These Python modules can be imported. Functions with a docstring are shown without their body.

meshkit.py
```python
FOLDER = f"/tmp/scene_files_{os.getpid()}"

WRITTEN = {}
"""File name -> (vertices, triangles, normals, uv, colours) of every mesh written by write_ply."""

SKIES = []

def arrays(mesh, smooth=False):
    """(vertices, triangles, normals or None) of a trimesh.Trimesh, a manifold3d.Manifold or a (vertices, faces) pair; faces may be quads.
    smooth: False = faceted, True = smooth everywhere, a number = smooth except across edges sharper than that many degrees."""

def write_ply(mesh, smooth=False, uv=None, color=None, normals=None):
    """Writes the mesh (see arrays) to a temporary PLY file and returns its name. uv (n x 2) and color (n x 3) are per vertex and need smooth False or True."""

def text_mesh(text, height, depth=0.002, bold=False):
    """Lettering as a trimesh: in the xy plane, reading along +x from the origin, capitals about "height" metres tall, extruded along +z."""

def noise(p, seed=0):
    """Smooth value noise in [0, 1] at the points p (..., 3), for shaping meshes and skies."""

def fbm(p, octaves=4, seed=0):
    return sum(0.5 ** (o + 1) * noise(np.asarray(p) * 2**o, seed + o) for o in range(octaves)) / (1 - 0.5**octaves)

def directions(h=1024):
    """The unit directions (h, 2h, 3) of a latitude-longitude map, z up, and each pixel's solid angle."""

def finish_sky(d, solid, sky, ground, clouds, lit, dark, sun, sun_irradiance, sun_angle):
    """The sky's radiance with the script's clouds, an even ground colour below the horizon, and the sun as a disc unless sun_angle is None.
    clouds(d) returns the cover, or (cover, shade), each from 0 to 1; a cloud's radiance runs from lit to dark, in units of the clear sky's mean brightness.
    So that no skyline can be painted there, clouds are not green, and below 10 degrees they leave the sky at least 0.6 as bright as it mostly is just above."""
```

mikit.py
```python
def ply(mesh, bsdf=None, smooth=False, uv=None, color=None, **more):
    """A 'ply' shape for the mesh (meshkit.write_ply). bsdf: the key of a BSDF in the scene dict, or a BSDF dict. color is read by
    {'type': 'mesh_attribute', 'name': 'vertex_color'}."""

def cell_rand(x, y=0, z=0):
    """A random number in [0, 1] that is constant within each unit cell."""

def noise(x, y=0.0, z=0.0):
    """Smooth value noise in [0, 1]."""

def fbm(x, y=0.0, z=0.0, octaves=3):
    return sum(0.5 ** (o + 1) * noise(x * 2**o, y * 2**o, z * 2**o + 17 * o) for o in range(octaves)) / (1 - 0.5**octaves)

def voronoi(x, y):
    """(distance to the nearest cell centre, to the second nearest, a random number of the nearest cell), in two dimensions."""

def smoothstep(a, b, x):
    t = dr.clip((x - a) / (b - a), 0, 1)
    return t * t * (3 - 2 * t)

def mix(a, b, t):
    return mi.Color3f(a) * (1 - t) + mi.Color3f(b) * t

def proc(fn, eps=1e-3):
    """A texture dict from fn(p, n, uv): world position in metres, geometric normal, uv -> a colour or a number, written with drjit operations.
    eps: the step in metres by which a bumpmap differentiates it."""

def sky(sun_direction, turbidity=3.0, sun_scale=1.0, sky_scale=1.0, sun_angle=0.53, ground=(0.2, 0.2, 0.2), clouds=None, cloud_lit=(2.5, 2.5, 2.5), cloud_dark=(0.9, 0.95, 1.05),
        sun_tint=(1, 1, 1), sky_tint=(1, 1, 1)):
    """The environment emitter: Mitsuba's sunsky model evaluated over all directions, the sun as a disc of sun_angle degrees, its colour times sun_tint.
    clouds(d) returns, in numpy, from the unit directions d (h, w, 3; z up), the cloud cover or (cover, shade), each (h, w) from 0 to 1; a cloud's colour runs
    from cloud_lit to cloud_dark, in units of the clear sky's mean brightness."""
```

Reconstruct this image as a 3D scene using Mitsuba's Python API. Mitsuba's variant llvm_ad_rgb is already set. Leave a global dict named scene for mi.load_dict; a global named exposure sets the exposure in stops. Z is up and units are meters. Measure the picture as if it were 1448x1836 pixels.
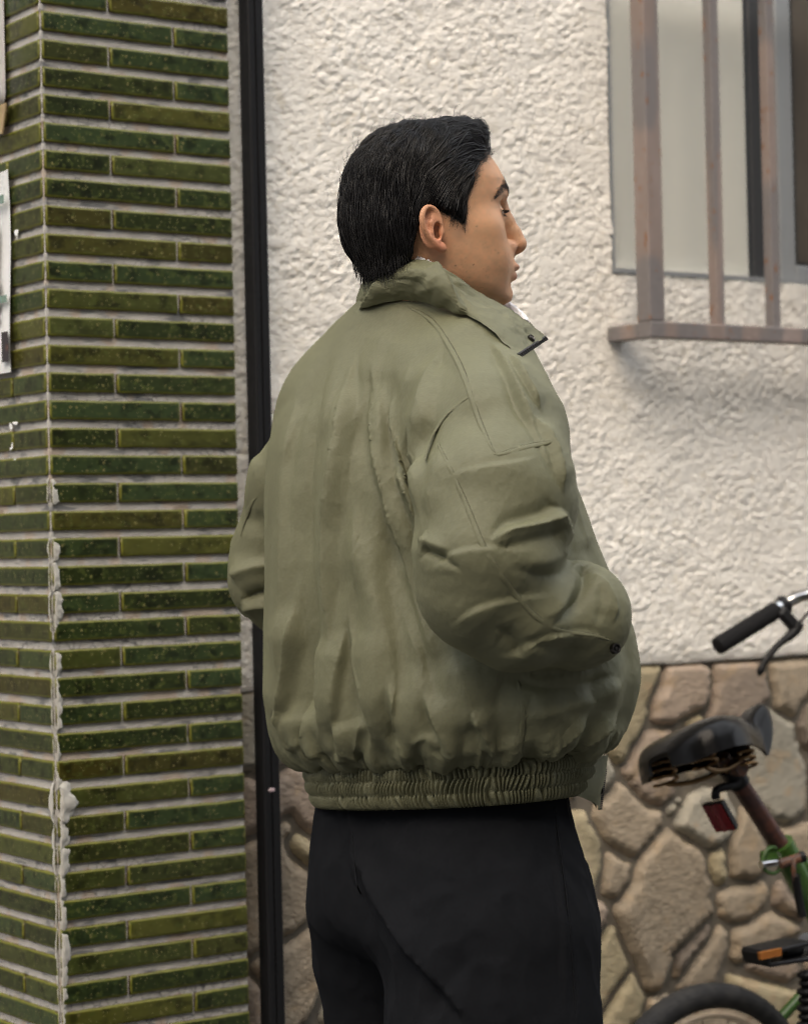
import math, random
import numpy as np, trimesh, mitsuba as mi, mikit, meshkit
import shapely, shapely.geometry as sg
from scipy.spatial import Delaunay, cKDTree, Voronoi
from scipy.interpolate import PchipInterpolator, CubicSpline
from mikit import noise, fbm, voronoi, smoothstep, mix
T = mi.ScalarTransform4f
rng = np.random.default_rng(7)
random.seed(7)
scene, labels = {}, {}

# ---------------------------------------------------------------- camera, sky, exposure
EYE = np.array([0.0, 0.0, 1.22])
FPX = 4100.0                                   # focal length in pixels of the 1448 x 1836 photograph
YAW, PITCH, ROLL = math.radians(54.6), math.radians(0.6), math.radians(1.3)
F0 = np.array([math.cos(YAW), math.sin(YAW), 0.0])
R0 = np.array([math.sin(YAW), -math.cos(YAW), 0.0])
Z0 = np.array([0, 0, 1.0])
FWD = F0 * math.cos(PITCH) + Z0 * math.sin(PITCH)
UP1 = Z0 * math.cos(PITCH) - F0 * math.sin(PITCH)
UPV = UP1 * math.cos(ROLL) + R0 * math.sin(ROLL)
RGT = R0 * math.cos(ROLL) - UP1 * math.sin(ROLL)
MAN = 3.05                                     # metres to the man
scene['camera'] = {'type': 'thinlens', 'fov': math.degrees(2 * math.atan(724 / FPX)), 'fov_axis': 'x',
                   'aperture_radius': 0.0088, 'focus_distance': 2.97, 'near_clip': 0.05, 'far_clip': 200.0,
                   'to_world': T().look_at(origin=EYE.tolist(), target=(EYE + FWD).tolist(), up=UPV.tolist())}
scene['sky'] = mikit.sky([-0.50, -0.42, 0.76], turbidity=3, sun_scale=0.24, sun_angle=46, sky_scale=1.0,
                         clouds=lambda d: (1.0, (1 - np.clip(d[..., 2], 0, 1)) ** 1.0), cloud_lit=(2.85, 2.95, 3.1), cloud_dark=(0.72, 0.75, 0.80), sun_tint=(1, 0.985, 0.97))
exposure = 3.1


def ray(px, py):
    return FWD + RGT * (px - 724) / FPX - UPV * (py - 918) / FPX


def at_y(px, py, y):
    """The point of the upright plane y = const (parallel to the house wall) that stands at this spot of the photograph."""
    d = ray(px, py)
    return EYE + d * (y / d[1])


def at_d(px, py, depth):
    return EYE + ray(px, py) * depth


# ---------------------------------------------------------------- helpers
def key_for(name):
    if name not in scene and name not in labels:
        return name
    k = 1
    while f'{name}_{k:03d}' in scene or f'{name}_{k:03d}' in labels:
        k += 1
    return f'{name}_{k:03d}'


def thing(name, label, category, group=None):
    k = key_for(name)
    labels[k] = {'label': label, 'category': category}
    if group:
        labels[k]['group'] = group
    return k


def add(name, mesh, bsdf, parent=None, smooth=False, label=None, stuff=False, kind=None, uv=None, color=None, **more):
    k = key_for((parent + '__' if parent else '') + name)
    scene[k] = mikit.ply(mesh, bsdf, smooth=smooth, uv=uv, color=color, **more)
    if label or stuff or kind:
        labels[k] = {}
        if label:
            labels[k]['label'] = label
        if stuff or kind:
            labels[k]['kind'] = kind or 'stuff'
    return k


def bsdf(name, base, rough=0.5, **kw):
    if isinstance(base, (tuple, list)):
        base = {'type': 'rgb', 'value': list(base)}
    scene[name] = {'type': 'twosided', 'b': {'type': 'principled', 'base_color': base, 'roughness': rough, **kw}}
    return name


def bumped(name, base, bump, scale=1.0, rough=0.5, **kw):
    if isinstance(base, (tuple, list)):
        base = {'type': 'rgb', 'value': list(base)}
    scene[name] = {'type': 'twosided', 'b': {'type': 'bumpmap', 't': bump, 'scale': scale,
                                             'b': {'type': 'principled', 'base_color': base, 'roughness': rough, **kw}}}
    return name


VC = {'type': 'mesh_attribute', 'name': 'vertex_color'}
cat = trimesh.util.concatenate


def box(lo, hi, bevel=0.0):
    lo, hi = np.minimum(lo, hi), np.maximum(lo, hi)
    if bevel <= 0:
        m = trimesh.creation.box(extents=hi - lo)
        m.apply_translation((lo + hi) / 2)
        return m
    pts = []
    for sx in (0, 1):
        for sy in (0, 1):
            for sz in (0, 1):
                c = np.array([(lo, hi)[sx][0], (lo, hi)[sy][1], (lo, hi)[sz][2]])
                inn = np.array([1 - 2 * sx, 1 - 2 * sy, 1 - 2 * sz]) * bevel
                for k in range(3):
                    v = inn.copy(); v[k] = 0
                    pts.append(c + v)
    return trimesh.convex.convex_hull(np.array(pts))


def spline(pts, n):
    pts = np.asarray(pts, float)
    t = np.r_[0, np.cumsum(np.linalg.norm(np.diff(pts, axis=0), axis=1))]
    return CubicSpline(t, pts)(np.linspace(0, t[-1], n)) if len(pts) > 2 else np.array([pts[0] + (pts[1] - pts[0]) * s for s in np.linspace(0, 1, n)])


def tube(points, radius, sides=12, closed=False, caps=True, squash=None):
    """A polyline as a tube with parallel-transported rings; radius a number or one per point."""
    p = np.asarray(points, float)
    n = len(p)
    r = np.broadcast_to(radius, (n,))
    t = (np.roll(p, -1, 0) - np.roll(p, 1, 0)) if closed else np.gradient(p, axis=0)
    t /= np.linalg.norm(t, axis=1, keepdims=True) + 1e-12
    a = np.cross(t[0], [0, 0, 1.0] if abs(t[0][2]) < 0.9 else [1.0, 0, 0])
    a /= np.linalg.norm(a)
    A = []
    for k in range(n):
        a = a - t[k] * (a @ t[k])
        a /= np.linalg.norm(a)
        A.append(a)
    A = np.array(A)
    B = np.cross(t, A)
    th = np.arange(sides) * 2 * np.pi / sides
    v = p[:, None] + r[:, None, None] * (np.cos(th)[None, :, None] * A[:, None] + np.sin(th)[None, :, None] * B[:, None])
    v = v.reshape(-1, 3)
    m = n if closed else n - 1
    i, j = np.meshgrid(np.arange(m), np.arange(sides), indexing='ij')
    i2 = (i + 1) % n
    q = np.stack([i * sides + j, i * sides + (j + 1) % sides, i2 * sides + (j + 1) % sides, i2 * sides + j], -1).reshape(-1, 4)
    f = np.vstack([q[:, [0, 1, 2]], q[:, [0, 2, 3]]])
    if caps and not closed:
        v = np.vstack([v, p[:1], p[-1:]])
        c0, c1 = len(v) - 2, len(v) - 1
        j = np.arange(sides)
        f = np.vstack([f, np.stack([(j + 1) % sides, j, j * 0 + c0], 1), np.stack([(n - 1) * sides + j, (n - 1) * sides + (j + 1) % sides, j * 0 + c1], 1)])
    return trimesh.Trimesh(v, f[:, ::-1], process=False)


def grid_mesh(P):
    """A (h, w, 3) array of points as a mesh."""
    h, w = P.shape[:2]
    i, j = np.meshgrid(np.arange(h - 1), np.arange(w - 1), indexing='ij')
    a = i * w + j
    q = np.stack([a, a + 1, a + w + 1, a + w], -1).reshape(-1, 4)
    return trimesh.Trimesh(P.reshape(-1, 3), np.vstack([q[:, [0, 1, 2]], q[:, [0, 2, 3]]]), process=False)


def clean(m, keep):
    """Keep the faces whose corners all satisfy the mask."""
    f = m.faces[keep[m.faces].all(1)]
    return trimesh.Trimesh(m.vertices, f, process=False)
# ---------------------------------------------------------------- ground
def ground_colour(p, n, uv):
    a = fbm(p.x * 60, p.y * 60, octaves=3)
    return mix((0.035, 0.035, 0.036), (0.085, 0.083, 0.08), a)


bsdf('asphalt', mikit.proc(ground_colour), 0.9)
add('road', box((-40, -40, -0.3), (40, 40, 0.0)), 'asphalt', kind='structure', label='grey asphalt lane in front of the house')

# ---------------------------------------------------------------- tiled pillar
PX, PY, PW, ROW = 1.560, 3.115, 0.331, 0.0420      # corner edge (x, y), width of its front, one course
TH = 0.0042


def glaze(p, n, uv):
    e, r = uv.x, uv.y
    s = p.x + 1.7 * p.y
    r2 = dr_fract(r * 7.31)
    r3 = dr_fract(r * 23.7)
    c = mix((0.019, 0.027, 0.006), (0.031, 0.050, 0.018), r)
    c = mix(c, (0.070, 0.073, 0.014), smoothstep(0.60, 1.0, r2))
    c = mix(c, (0.050, 0.040, 0.006), smoothstep(0.72, 1.0, r3) * 0.8)
    cloud = fbm(s * 55, p.z * 70, 3.1 + r * 40, octaves=3)
    c = mix(c, c * 0.42, smoothstep(0.45, 0.75, cloud))
    c = mix(c, (0.075, 0.095, 0.022), smoothstep(0.55, 0.8, fbm(s * 150, p.z * 170, r * 17, octaves=2)) * 0.5)
    d1, d2, w = voronoi(s * 165 + r * 91, p.z * 165)
    c = mix(c, (0.27, 0.26, 0.11), (1 - smoothstep(0.10, 0.30, d1)) * smoothstep(0.60, 1.0, w) * 0.48)
    d3, d4, w3 = voronoi(s * 62 + r * 31, p.z * 62)
    c = mix(c, (0.26, 0.23, 0.09), (1 - smoothstep(0.08, 0.20, d3)) * smoothstep(0.62, 0.9, w3) * 0.42)
    c = mix(c, (0.150, 0.150, 0.022), smoothstep(0.25, 0.9, e) * (0.55 + 0.45 * noise(s * 220, p.z * 220)))
    return mix(c, (0.055, 0.036, 0.018), smoothstep(0.985, 1.0, e) * smoothstep(0.25, 0.6, noise(s * 90, p.z * 90, 5)))


def dr_fract(x):
    return x - dr.floor(x)


import drjit as dr


def glaze_bump(p, n, uv):
    s = p.x + 1.7 * p.y
    return fbm(s * 70, p.z * 90, uv.y * 50, octaves=3) * 0.0009 + noise(s * 420, p.z * 420) * 0.00012


bumped('tile_glaze', mikit.proc(glaze), mikit.proc(glaze_bump, eps=6e-4), rough=0.24, specular=0.36, clearcoat=0.12, clearcoat_gloss=0.9)


def mortar_colour(p, n, uv):
    s = p.x + 1.3 * p.y
    c = mix((0.37, 0.355, 0.335), (0.51, 0.495, 0.468), fbm(s * 40, p.z * 60, octaves=3))
    st = smoothstep(0.58, 0.80, fbm(s * 26, p.z * 110, 9, octaves=3))
    c = mix(c, (0.10, 0.11, 0.12), st * 0.75)
    d1, d2, w = voronoi(s * 60, p.z * 55)
    c = mix(c, (0.07, 0.075, 0.08), (1 - smoothstep(0.02, 0.09, d2 - d1)) * smoothstep(0.5, 0.7, noise(s * 9, p.z * 14, 2)) * 0.8)
    return mix(c, (0.44, 0.31, 0.20), smoothstep(0.68, 0.84, noise(s * 33, p.z * 47, 6)) * 0.42)


def mortar_bump(p, n, uv):
    s = p.x + 1.3 * p.y
    return fbm(s * 160, p.z * 160, octaves=3) * 0.0016


bumped('mortar', mikit.proc(mortar_colour), mikit.proc(mortar_bump, eps=1e-3), rough=0.9, specular=0.2)
pillar = thing('tiled_pillar', 'square pillar clad in narrow glossy dark green glazed tiles at the left', 'pillar')
DEEP = 0.58
core = box((PX + TH, PY + TH, 0.0), (PX + PW, PY + DEEP, 3.0))
core = cat([core, box((PX + 0.0013, PY + 0.0013, 0.0), (PX + TH + 0.002, PY + TH + 0.002, 2.999))])
add('mortar_bed', core, 'mortar', pillar, label='pale grey mortar joints between the tiles')


def tile_mesh(L, H, tone, corner_rough=0.0):
    """A glazed tile lying in the xy plane, its face towards +z: pillowed rim, slightly uneven outline."""
    rings = [(0.0000, -0.002, 1.0), (0.0000, 0.0036, 1.0), (0.0011, 0.0052, 0.97), (0.0030, 0.0060, 0.55), (0.0058, 0.0062, 0.0)]
    V, UV = [], []
    n_long = 10
    xs = np.r_[np.linspace(0, 1, n_long), np.ones(2), np.linspace(1, 0, n_long), np.zeros(2)]
    ys = np.r_[np.zeros(n_long), [0.33, 0.67], np.ones(n_long), [0.67, 0.33]]
    wob = (rng.random((len(xs), 2)) - 0.5) * np.array([0.0008, 0.0009])
    tilt = (rng.random(3) - 0.5) * np.array([0.0011, 0.0011, 0.0006])
    for inset, z, e in rings:
        x = inset + xs * (L - 2 * inset) + wob[:, 0]
        y = inset + ys * (H - 2 * inset) + wob[:, 1]
        V.append(np.stack([x, y, z + tilt[0] * (xs - 0.5) + tilt[1] * (ys - 0.5) + tilt[2]], 1))
        UV.append(np.stack([np.full(len(xs), e), np.full(len(xs), tone)], 1))
    m = len(xs)
    F = []
    for k in range(len(rings) - 1):
        j = np.arange(m)
        a, b, c, d = k * m + j, k * m + (j + 1) % m, (k + 1) * m + (j + 1) % m, (k + 1) * m + j
        F += [np.stack([a, b, c], 1), np.stack([a, c, d], 1)]
    o = (len(rings) - 1) * m
    top = [o + k for k in range(n_long)]
    bot = [o + n_long + 2 + k for k in range(n_long)][::-1]
    for k in range(n_long - 1):
        F.append(np.array([[top[k], top[k + 1], bot[k + 1]], [top[k], bot[k + 1], bot[k]]]))
    F.append(np.array([[o + n_long, o + n_long + 1, top[-1]], [o + n_long + 1, bot[-1], top[-1]]]))
    F.append(np.array([[bot[0], o + 2 * n_long + 2, o + 2 * n_long + 3], [bot[0], o + 2 * n_long + 3, top[0]]]))
    return np.vstack(V), np.vstack(F), np.vstack(UV)


TILE_H, JOINT, FULL, HALF = 0.0298, 0.0045, 0.2255, 0.1115
z_ref = at_y(92, 866, PY)[2]                       # top edge of one course with the short tile at the corner
row0 = int(round((z_ref - 0.03) / ROW))


def lay(x0, L, z_top, face):
    tone = float(rng.random())
    v, f, uv = tile_mesh(L, TILE_H, tone)
    w = np.empty_like(v)
    if face == 'front':                             # x along +x, outwards -y
        w[:, 0] = PX + x0 + v[:, 0]; w[:, 1] = PY + TH - v[:, 2]; w[:, 2] = z_top - TILE_H + v[:, 1]
    else:                                           # along +y from the corner, outwards -x
        w[:, 1] = PY + x0 + v[:, 0]; w[:, 0] = PX + TH - v[:, 2]; w[:, 2] = z_top - TILE_H + v[:, 1]
        f = f[:, ::-1]
    add('tile', trimesh.Trimesh(w, f, process=False), 'tile_glaze', pillar, smooth=True, uv=uv)


for k in range(-row0, 28):
    z_top = z_ref + k * ROW + (rng.random() - 0.5) * 0.001
    if z_top - TILE_H < 0.005:
        continue
    short = k % 2 == 0
    for face, width in (('front', PW), ('side', DEEP)):
        x = 0.0030
        seq = [HALF, FULL, FULL] if short else [FULL, FULL, FULL]
        for L in seq:
            L = min(L, width - x)
            if L < 0.02:
                break
            lay(x, L, z_top, face)
            x += L + JOINT

# repairs of the chipped corner: lumps of grey filler (height of the spot in the photograph, size)
bsdf('filler', (0.44, 0.43, 0.395), 0.85, specular=0.25)
fills = [(883, 40, 14, 1.0), (985, 36, 17, 1.1), (1035, 44, 14, 1.2), (1085, 42, 20, 1.3), (1120, 26, 12, .9), (1190, 40, 15, 1.2),
         (1240, 50, 15, 1.0), (1285, 48, 14, 1.1), (1340, 40, 9, .8), (1400, 30, 9, .8), (1442, 62, 33, 1.8), (1500, 60, 22, 1.4), (1545, 50, 20, 1.4),
         (1590, 44, 14, 1.2), (1640, 50, 15, 1.1), (1700, 60, 18, 1.3), (1745, 50, 15, 1.0), (1790, 36, 14, 1.0), (1825, 30, 12, .8)]
for py, hh, ww, s in fills:
    c = at_y(94 + (py - 868) * 0.017, py, PY)
    m = trimesh.creation.icosphere(subdivisions=3)
    v = m.vertices * np.array([1, 1, 1.0])
    v = np.sign(v) * np.abs(v) ** 0.8
    v *= 1 + 0.42 * (meshkit.fbm(v * 1.9 + py, 3) - 0.5)[:, None] * 2
    v = v * np.array([ww * 0.00092, 0.0050 * s, hh * 0.00050])
    b = v.copy()                                   # bend the lump round the corner
    m.vertices = np.stack([PX + 0.002 + np.where(v[:, 0] > 0, v[:, 0], -v[:, 1] * 0.55 - 0.0008), PY + 0.002 + np.where(v[:, 0] > 0, v[:, 1], -v[:, 0] * 0.6), c[2] + v[:, 2]], 1)
    add('filler_patch', m, 'filler', pillar, smooth=True)

# torn white tape left on the side tiles
bsdf('white_tape', (0.78, 0.79, 0.8), 0.6)
for px, py, w, h in ((27, 752, 16, 26), (20, 765, 8, 20), (30, 790, 12, 32), (21, 800, 9, 20), (26, 830, 16, 24), (30, 410, 9, 40), (29, 452, 10, 38)):
    d = ray(px, py); c = EYE + d * ((PX - 0.0012) / d[0])
    a = np.sort(rng.random(11) * 6.283)
    rr = 0.5 + rng.random(11) * 0.55
    pts = np.stack([np.cos(a) * rr * w * 0.0009, np.sin(a) * rr * h * 0.00040], 1)
    poly = sg.Polygon(pts).buffer(0)
    if poly.geom_type != 'Polygon' or poly.area < 1e-7:
        poly = sg.MultiPoint(pts).convex_hull
    m = trimesh.creation.extrude_polygon(poly, 0.0006, engine='earcut')
    v = m.vertices
    m.vertices = np.stack([c[0] - v[:, 2], c[1] + v[:, 0], c[2] + v[:, 1]], 1)
    add('tape_scrap', m, 'white_tape', pillar)

# ---------------------------------------------------------------- house wall: stucco above, stones below
YW = 3.178
house = thing('house_wall', 'cream rough stucco house wall above a band of irregular brown stones', 'wall')
X0, X1, ZT = 1.80, 4.6, 2.9
win_lo, win_hi = at_y(1096, 489, YW), at_y(1448, 500, YW)
WX0, WZ0 = win_lo[0], win_lo[2]
WX1, WZ1 = WX0 + 1.25, WZ0 + 0.95
zl, zr = at_y(450, 1236, YW)[2], at_y(1300, 1186, YW)[2]
ZS = (zl + zr) / 2
print('stone top', zl, zr, 'window', WX0, WZ0, 'seen to', at_y(1448, 900, YW)[0], at_y(724, 1836, YW)[2], at_y(724, 0, YW)[2])


def stucco_height(x, z):
    p = np.stack([x, z, x * 0 + 1.3], -1)
    w = np.stack([meshkit.fbm(p * 45, 2, 3), meshkit.fbm(p * 45, 2, 9)], -1) - 0.5
    q = p.copy(); q[..., 0] += w[..., 0] * 0.016; q[..., 1] += w[..., 1] * 0.016
    q = q * np.array([92, 128, 1])
    a = meshkit.fbm(q, 3, 21)
    b = meshkit.fbm(q * 1.9 + 7, 3, 5)
    rid = 1 - np.abs(2 * meshkit.fbm(q * 0.85 + 3, 2, 31) - 1)
    h = 0.55 * a + 0.30 * b + 0.25 * rid
    big = meshkit.fbm(p * 16, 3, 77)
    h = (h - 0.40) * 2.4 * (0.45 + 1.1 * np.clip((big - 0.3) * 2.2, 0, 1))
    cap = 0.42 + 0.5 * meshkit.noise(p * 23, 12)
    h = np.where(h > cap, cap + (h - cap) * 0.10, h)                    # knocked-down tops
    return h * 0.0062 + 0.004 * (meshkit.fbm(p * 7, 2, 55) - 0.5)


step = 0.0030
xs = np.arange(1.80, 3.42, step)
zs = np.arange(ZS, 2.24, step)
gx, gz = np.meshgrid(xs, zs)
h = stucco_height(gx, gz)
edge = np.clip((gz - ZS) / 0.022, 0, 1)                                 # rounded smooth lip along the bottom
h = h * (0.25 + 0.75 * edge) + 0.003 * np.sqrt(np.clip(1 - (1 - edge) ** 2, 0, 1)) - 0.003
smooth_patch = np.exp(-(((gx - WX0 - 0.02) / 0.05) ** 2 + ((gz - WZ0 + 0.16) / 0.07) ** 2))
h = h * (1 - 0.75 * smooth_patch) + 0.002 * smooth_patch
lip = 0.004 * (meshkit.noise(np.stack([xs * 30, xs * 0, xs * 0], -1), 3) - 0.5)
gz2 = gz + lip[None, :] * (1 - edge)
P = np.stack([gx, YW - h - 0.002, gz2], -1)
m = grid_mesh(P)
inside = ((gx > WX0 - 0.001 + 0.003 * (meshkit.noise(np.stack([gz * 60, gx * 0, gx * 0], -1)) - 0.5)) & (gz > WZ0 + 0.003 * (meshkit.noise(np.stack([gx * 60, gx * 0, gx * 0], -1), 4) - 0.5)) & (gz < WZ1)).ravel()
m = clean(m, ~inside)


def stucco_colour(p, n, uv):
    c = mix((0.78, 0.745, 0.685), (0.84, 0.815, 0.76), fbm(p.x * 5, p.z * 5, octaves=3))
    c = mix(c, (0.60, 0.55, 0.45), smoothstep(0.62, 0.85, fbm(p.x * 70, p.z * 90, 3, octaves=3)) * 0.5)
    return c


bumped('stucco', mikit.proc(stucco_colour), mikit.proc(lambda p, n, uv: fbm(p.x * 210, p.y * 90, p.z * 260, octaves=3) * 0.0022, eps=1e-3), rough=0.9, specular=0.15)
add('stucco_coat', m, 'stucco', house, smooth=True, label='rough cream stucco with knocked-down lumps')
# rest of the wall: plain backing (also behind the stucco), left of and above the frame
back = cat([box((PX + PW - 0.05, YW + 0.0122, ZS - 0.003), (WX0 - 0.0, YW + 0.2, 3.0)), box((WX0, YW + 0.012, ZS - 0.003), (WX1, YW + 0.2, WZ0 - 0.004)),
            box((WX0, YW + 0.012, WZ1), (WX1, YW + 0.2, 3.0)), box((WX1, YW + 0.012, ZS - 0.003), (9, YW + 0.2, 3.0))])
add('wall_core', back, 'stucco', house)
def stucco_sheet(xs, zs):
    ax_, az_ = np.meshgrid(xs, zs)
    hh_ = stucco_height(ax_, az_)
    e_ = np.clip((az_ - ZS) / 0.022, 0, 1)
    hh_ = hh_ * (0.25 + 0.75 * e_) + 0.003 * np.sqrt(np.clip(1 - (1 - e_) ** 2, 0, 1)) - 0.003
    m_ = grid_mesh(np.stack([ax_, YW - hh_ - 0.002, az_], -1))
    return clean(m_, ~((ax_ > WX0) & (ax_ < WX1) & (az_ > WZ0) & (az_ < WZ1)).ravel())


add('stucco_coat', cat([stucco_sheet(np.arange(xs[-1], 5.6, 0.006), np.arange(ZS, 2.9, 0.006)), stucco_sheet(np.arange(1.80, xs[-1] + 0.005, 0.006), np.arange(zs[-1], 2.9, 0.006))]), 'stucco', house, smooth=True)
add('stucco_coat', box((5.59, YW - 0.004, ZS), (9, YW + 0.012, 3.0)), 'stucco', house)


def stone_mortar(p, n, uv):
    return mix((0.125, 0.108, 0.086), (0.215, 0.190, 0.155), fbm(p.x * 50, p.z * 50, octaves=3))


bsdf('stone_mortar', mikit.proc(stone_mortar), 0.95, specular=0.1)
add('mortar_bed', box((1.80, YW + 0.0115, 0.0), (9, YW + 0.2, ZS - 0.0035)), 'stone_mortar', house, label='dark sunken mortar between the stones')


def zr_(pts):                                       # right-hand stones, traced at 2.637 x from (1040, 1140)
    return [(1040 + x / 2.637, 1140 + y / 2.637) for x, y in pts]


def zl_(pts):                                       # left-hand stones, traced at 2.885 x from (400, 1200)
    return [(400 + x / 2.885, 1200 + y / 2.885) for x, y in pts]


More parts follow.
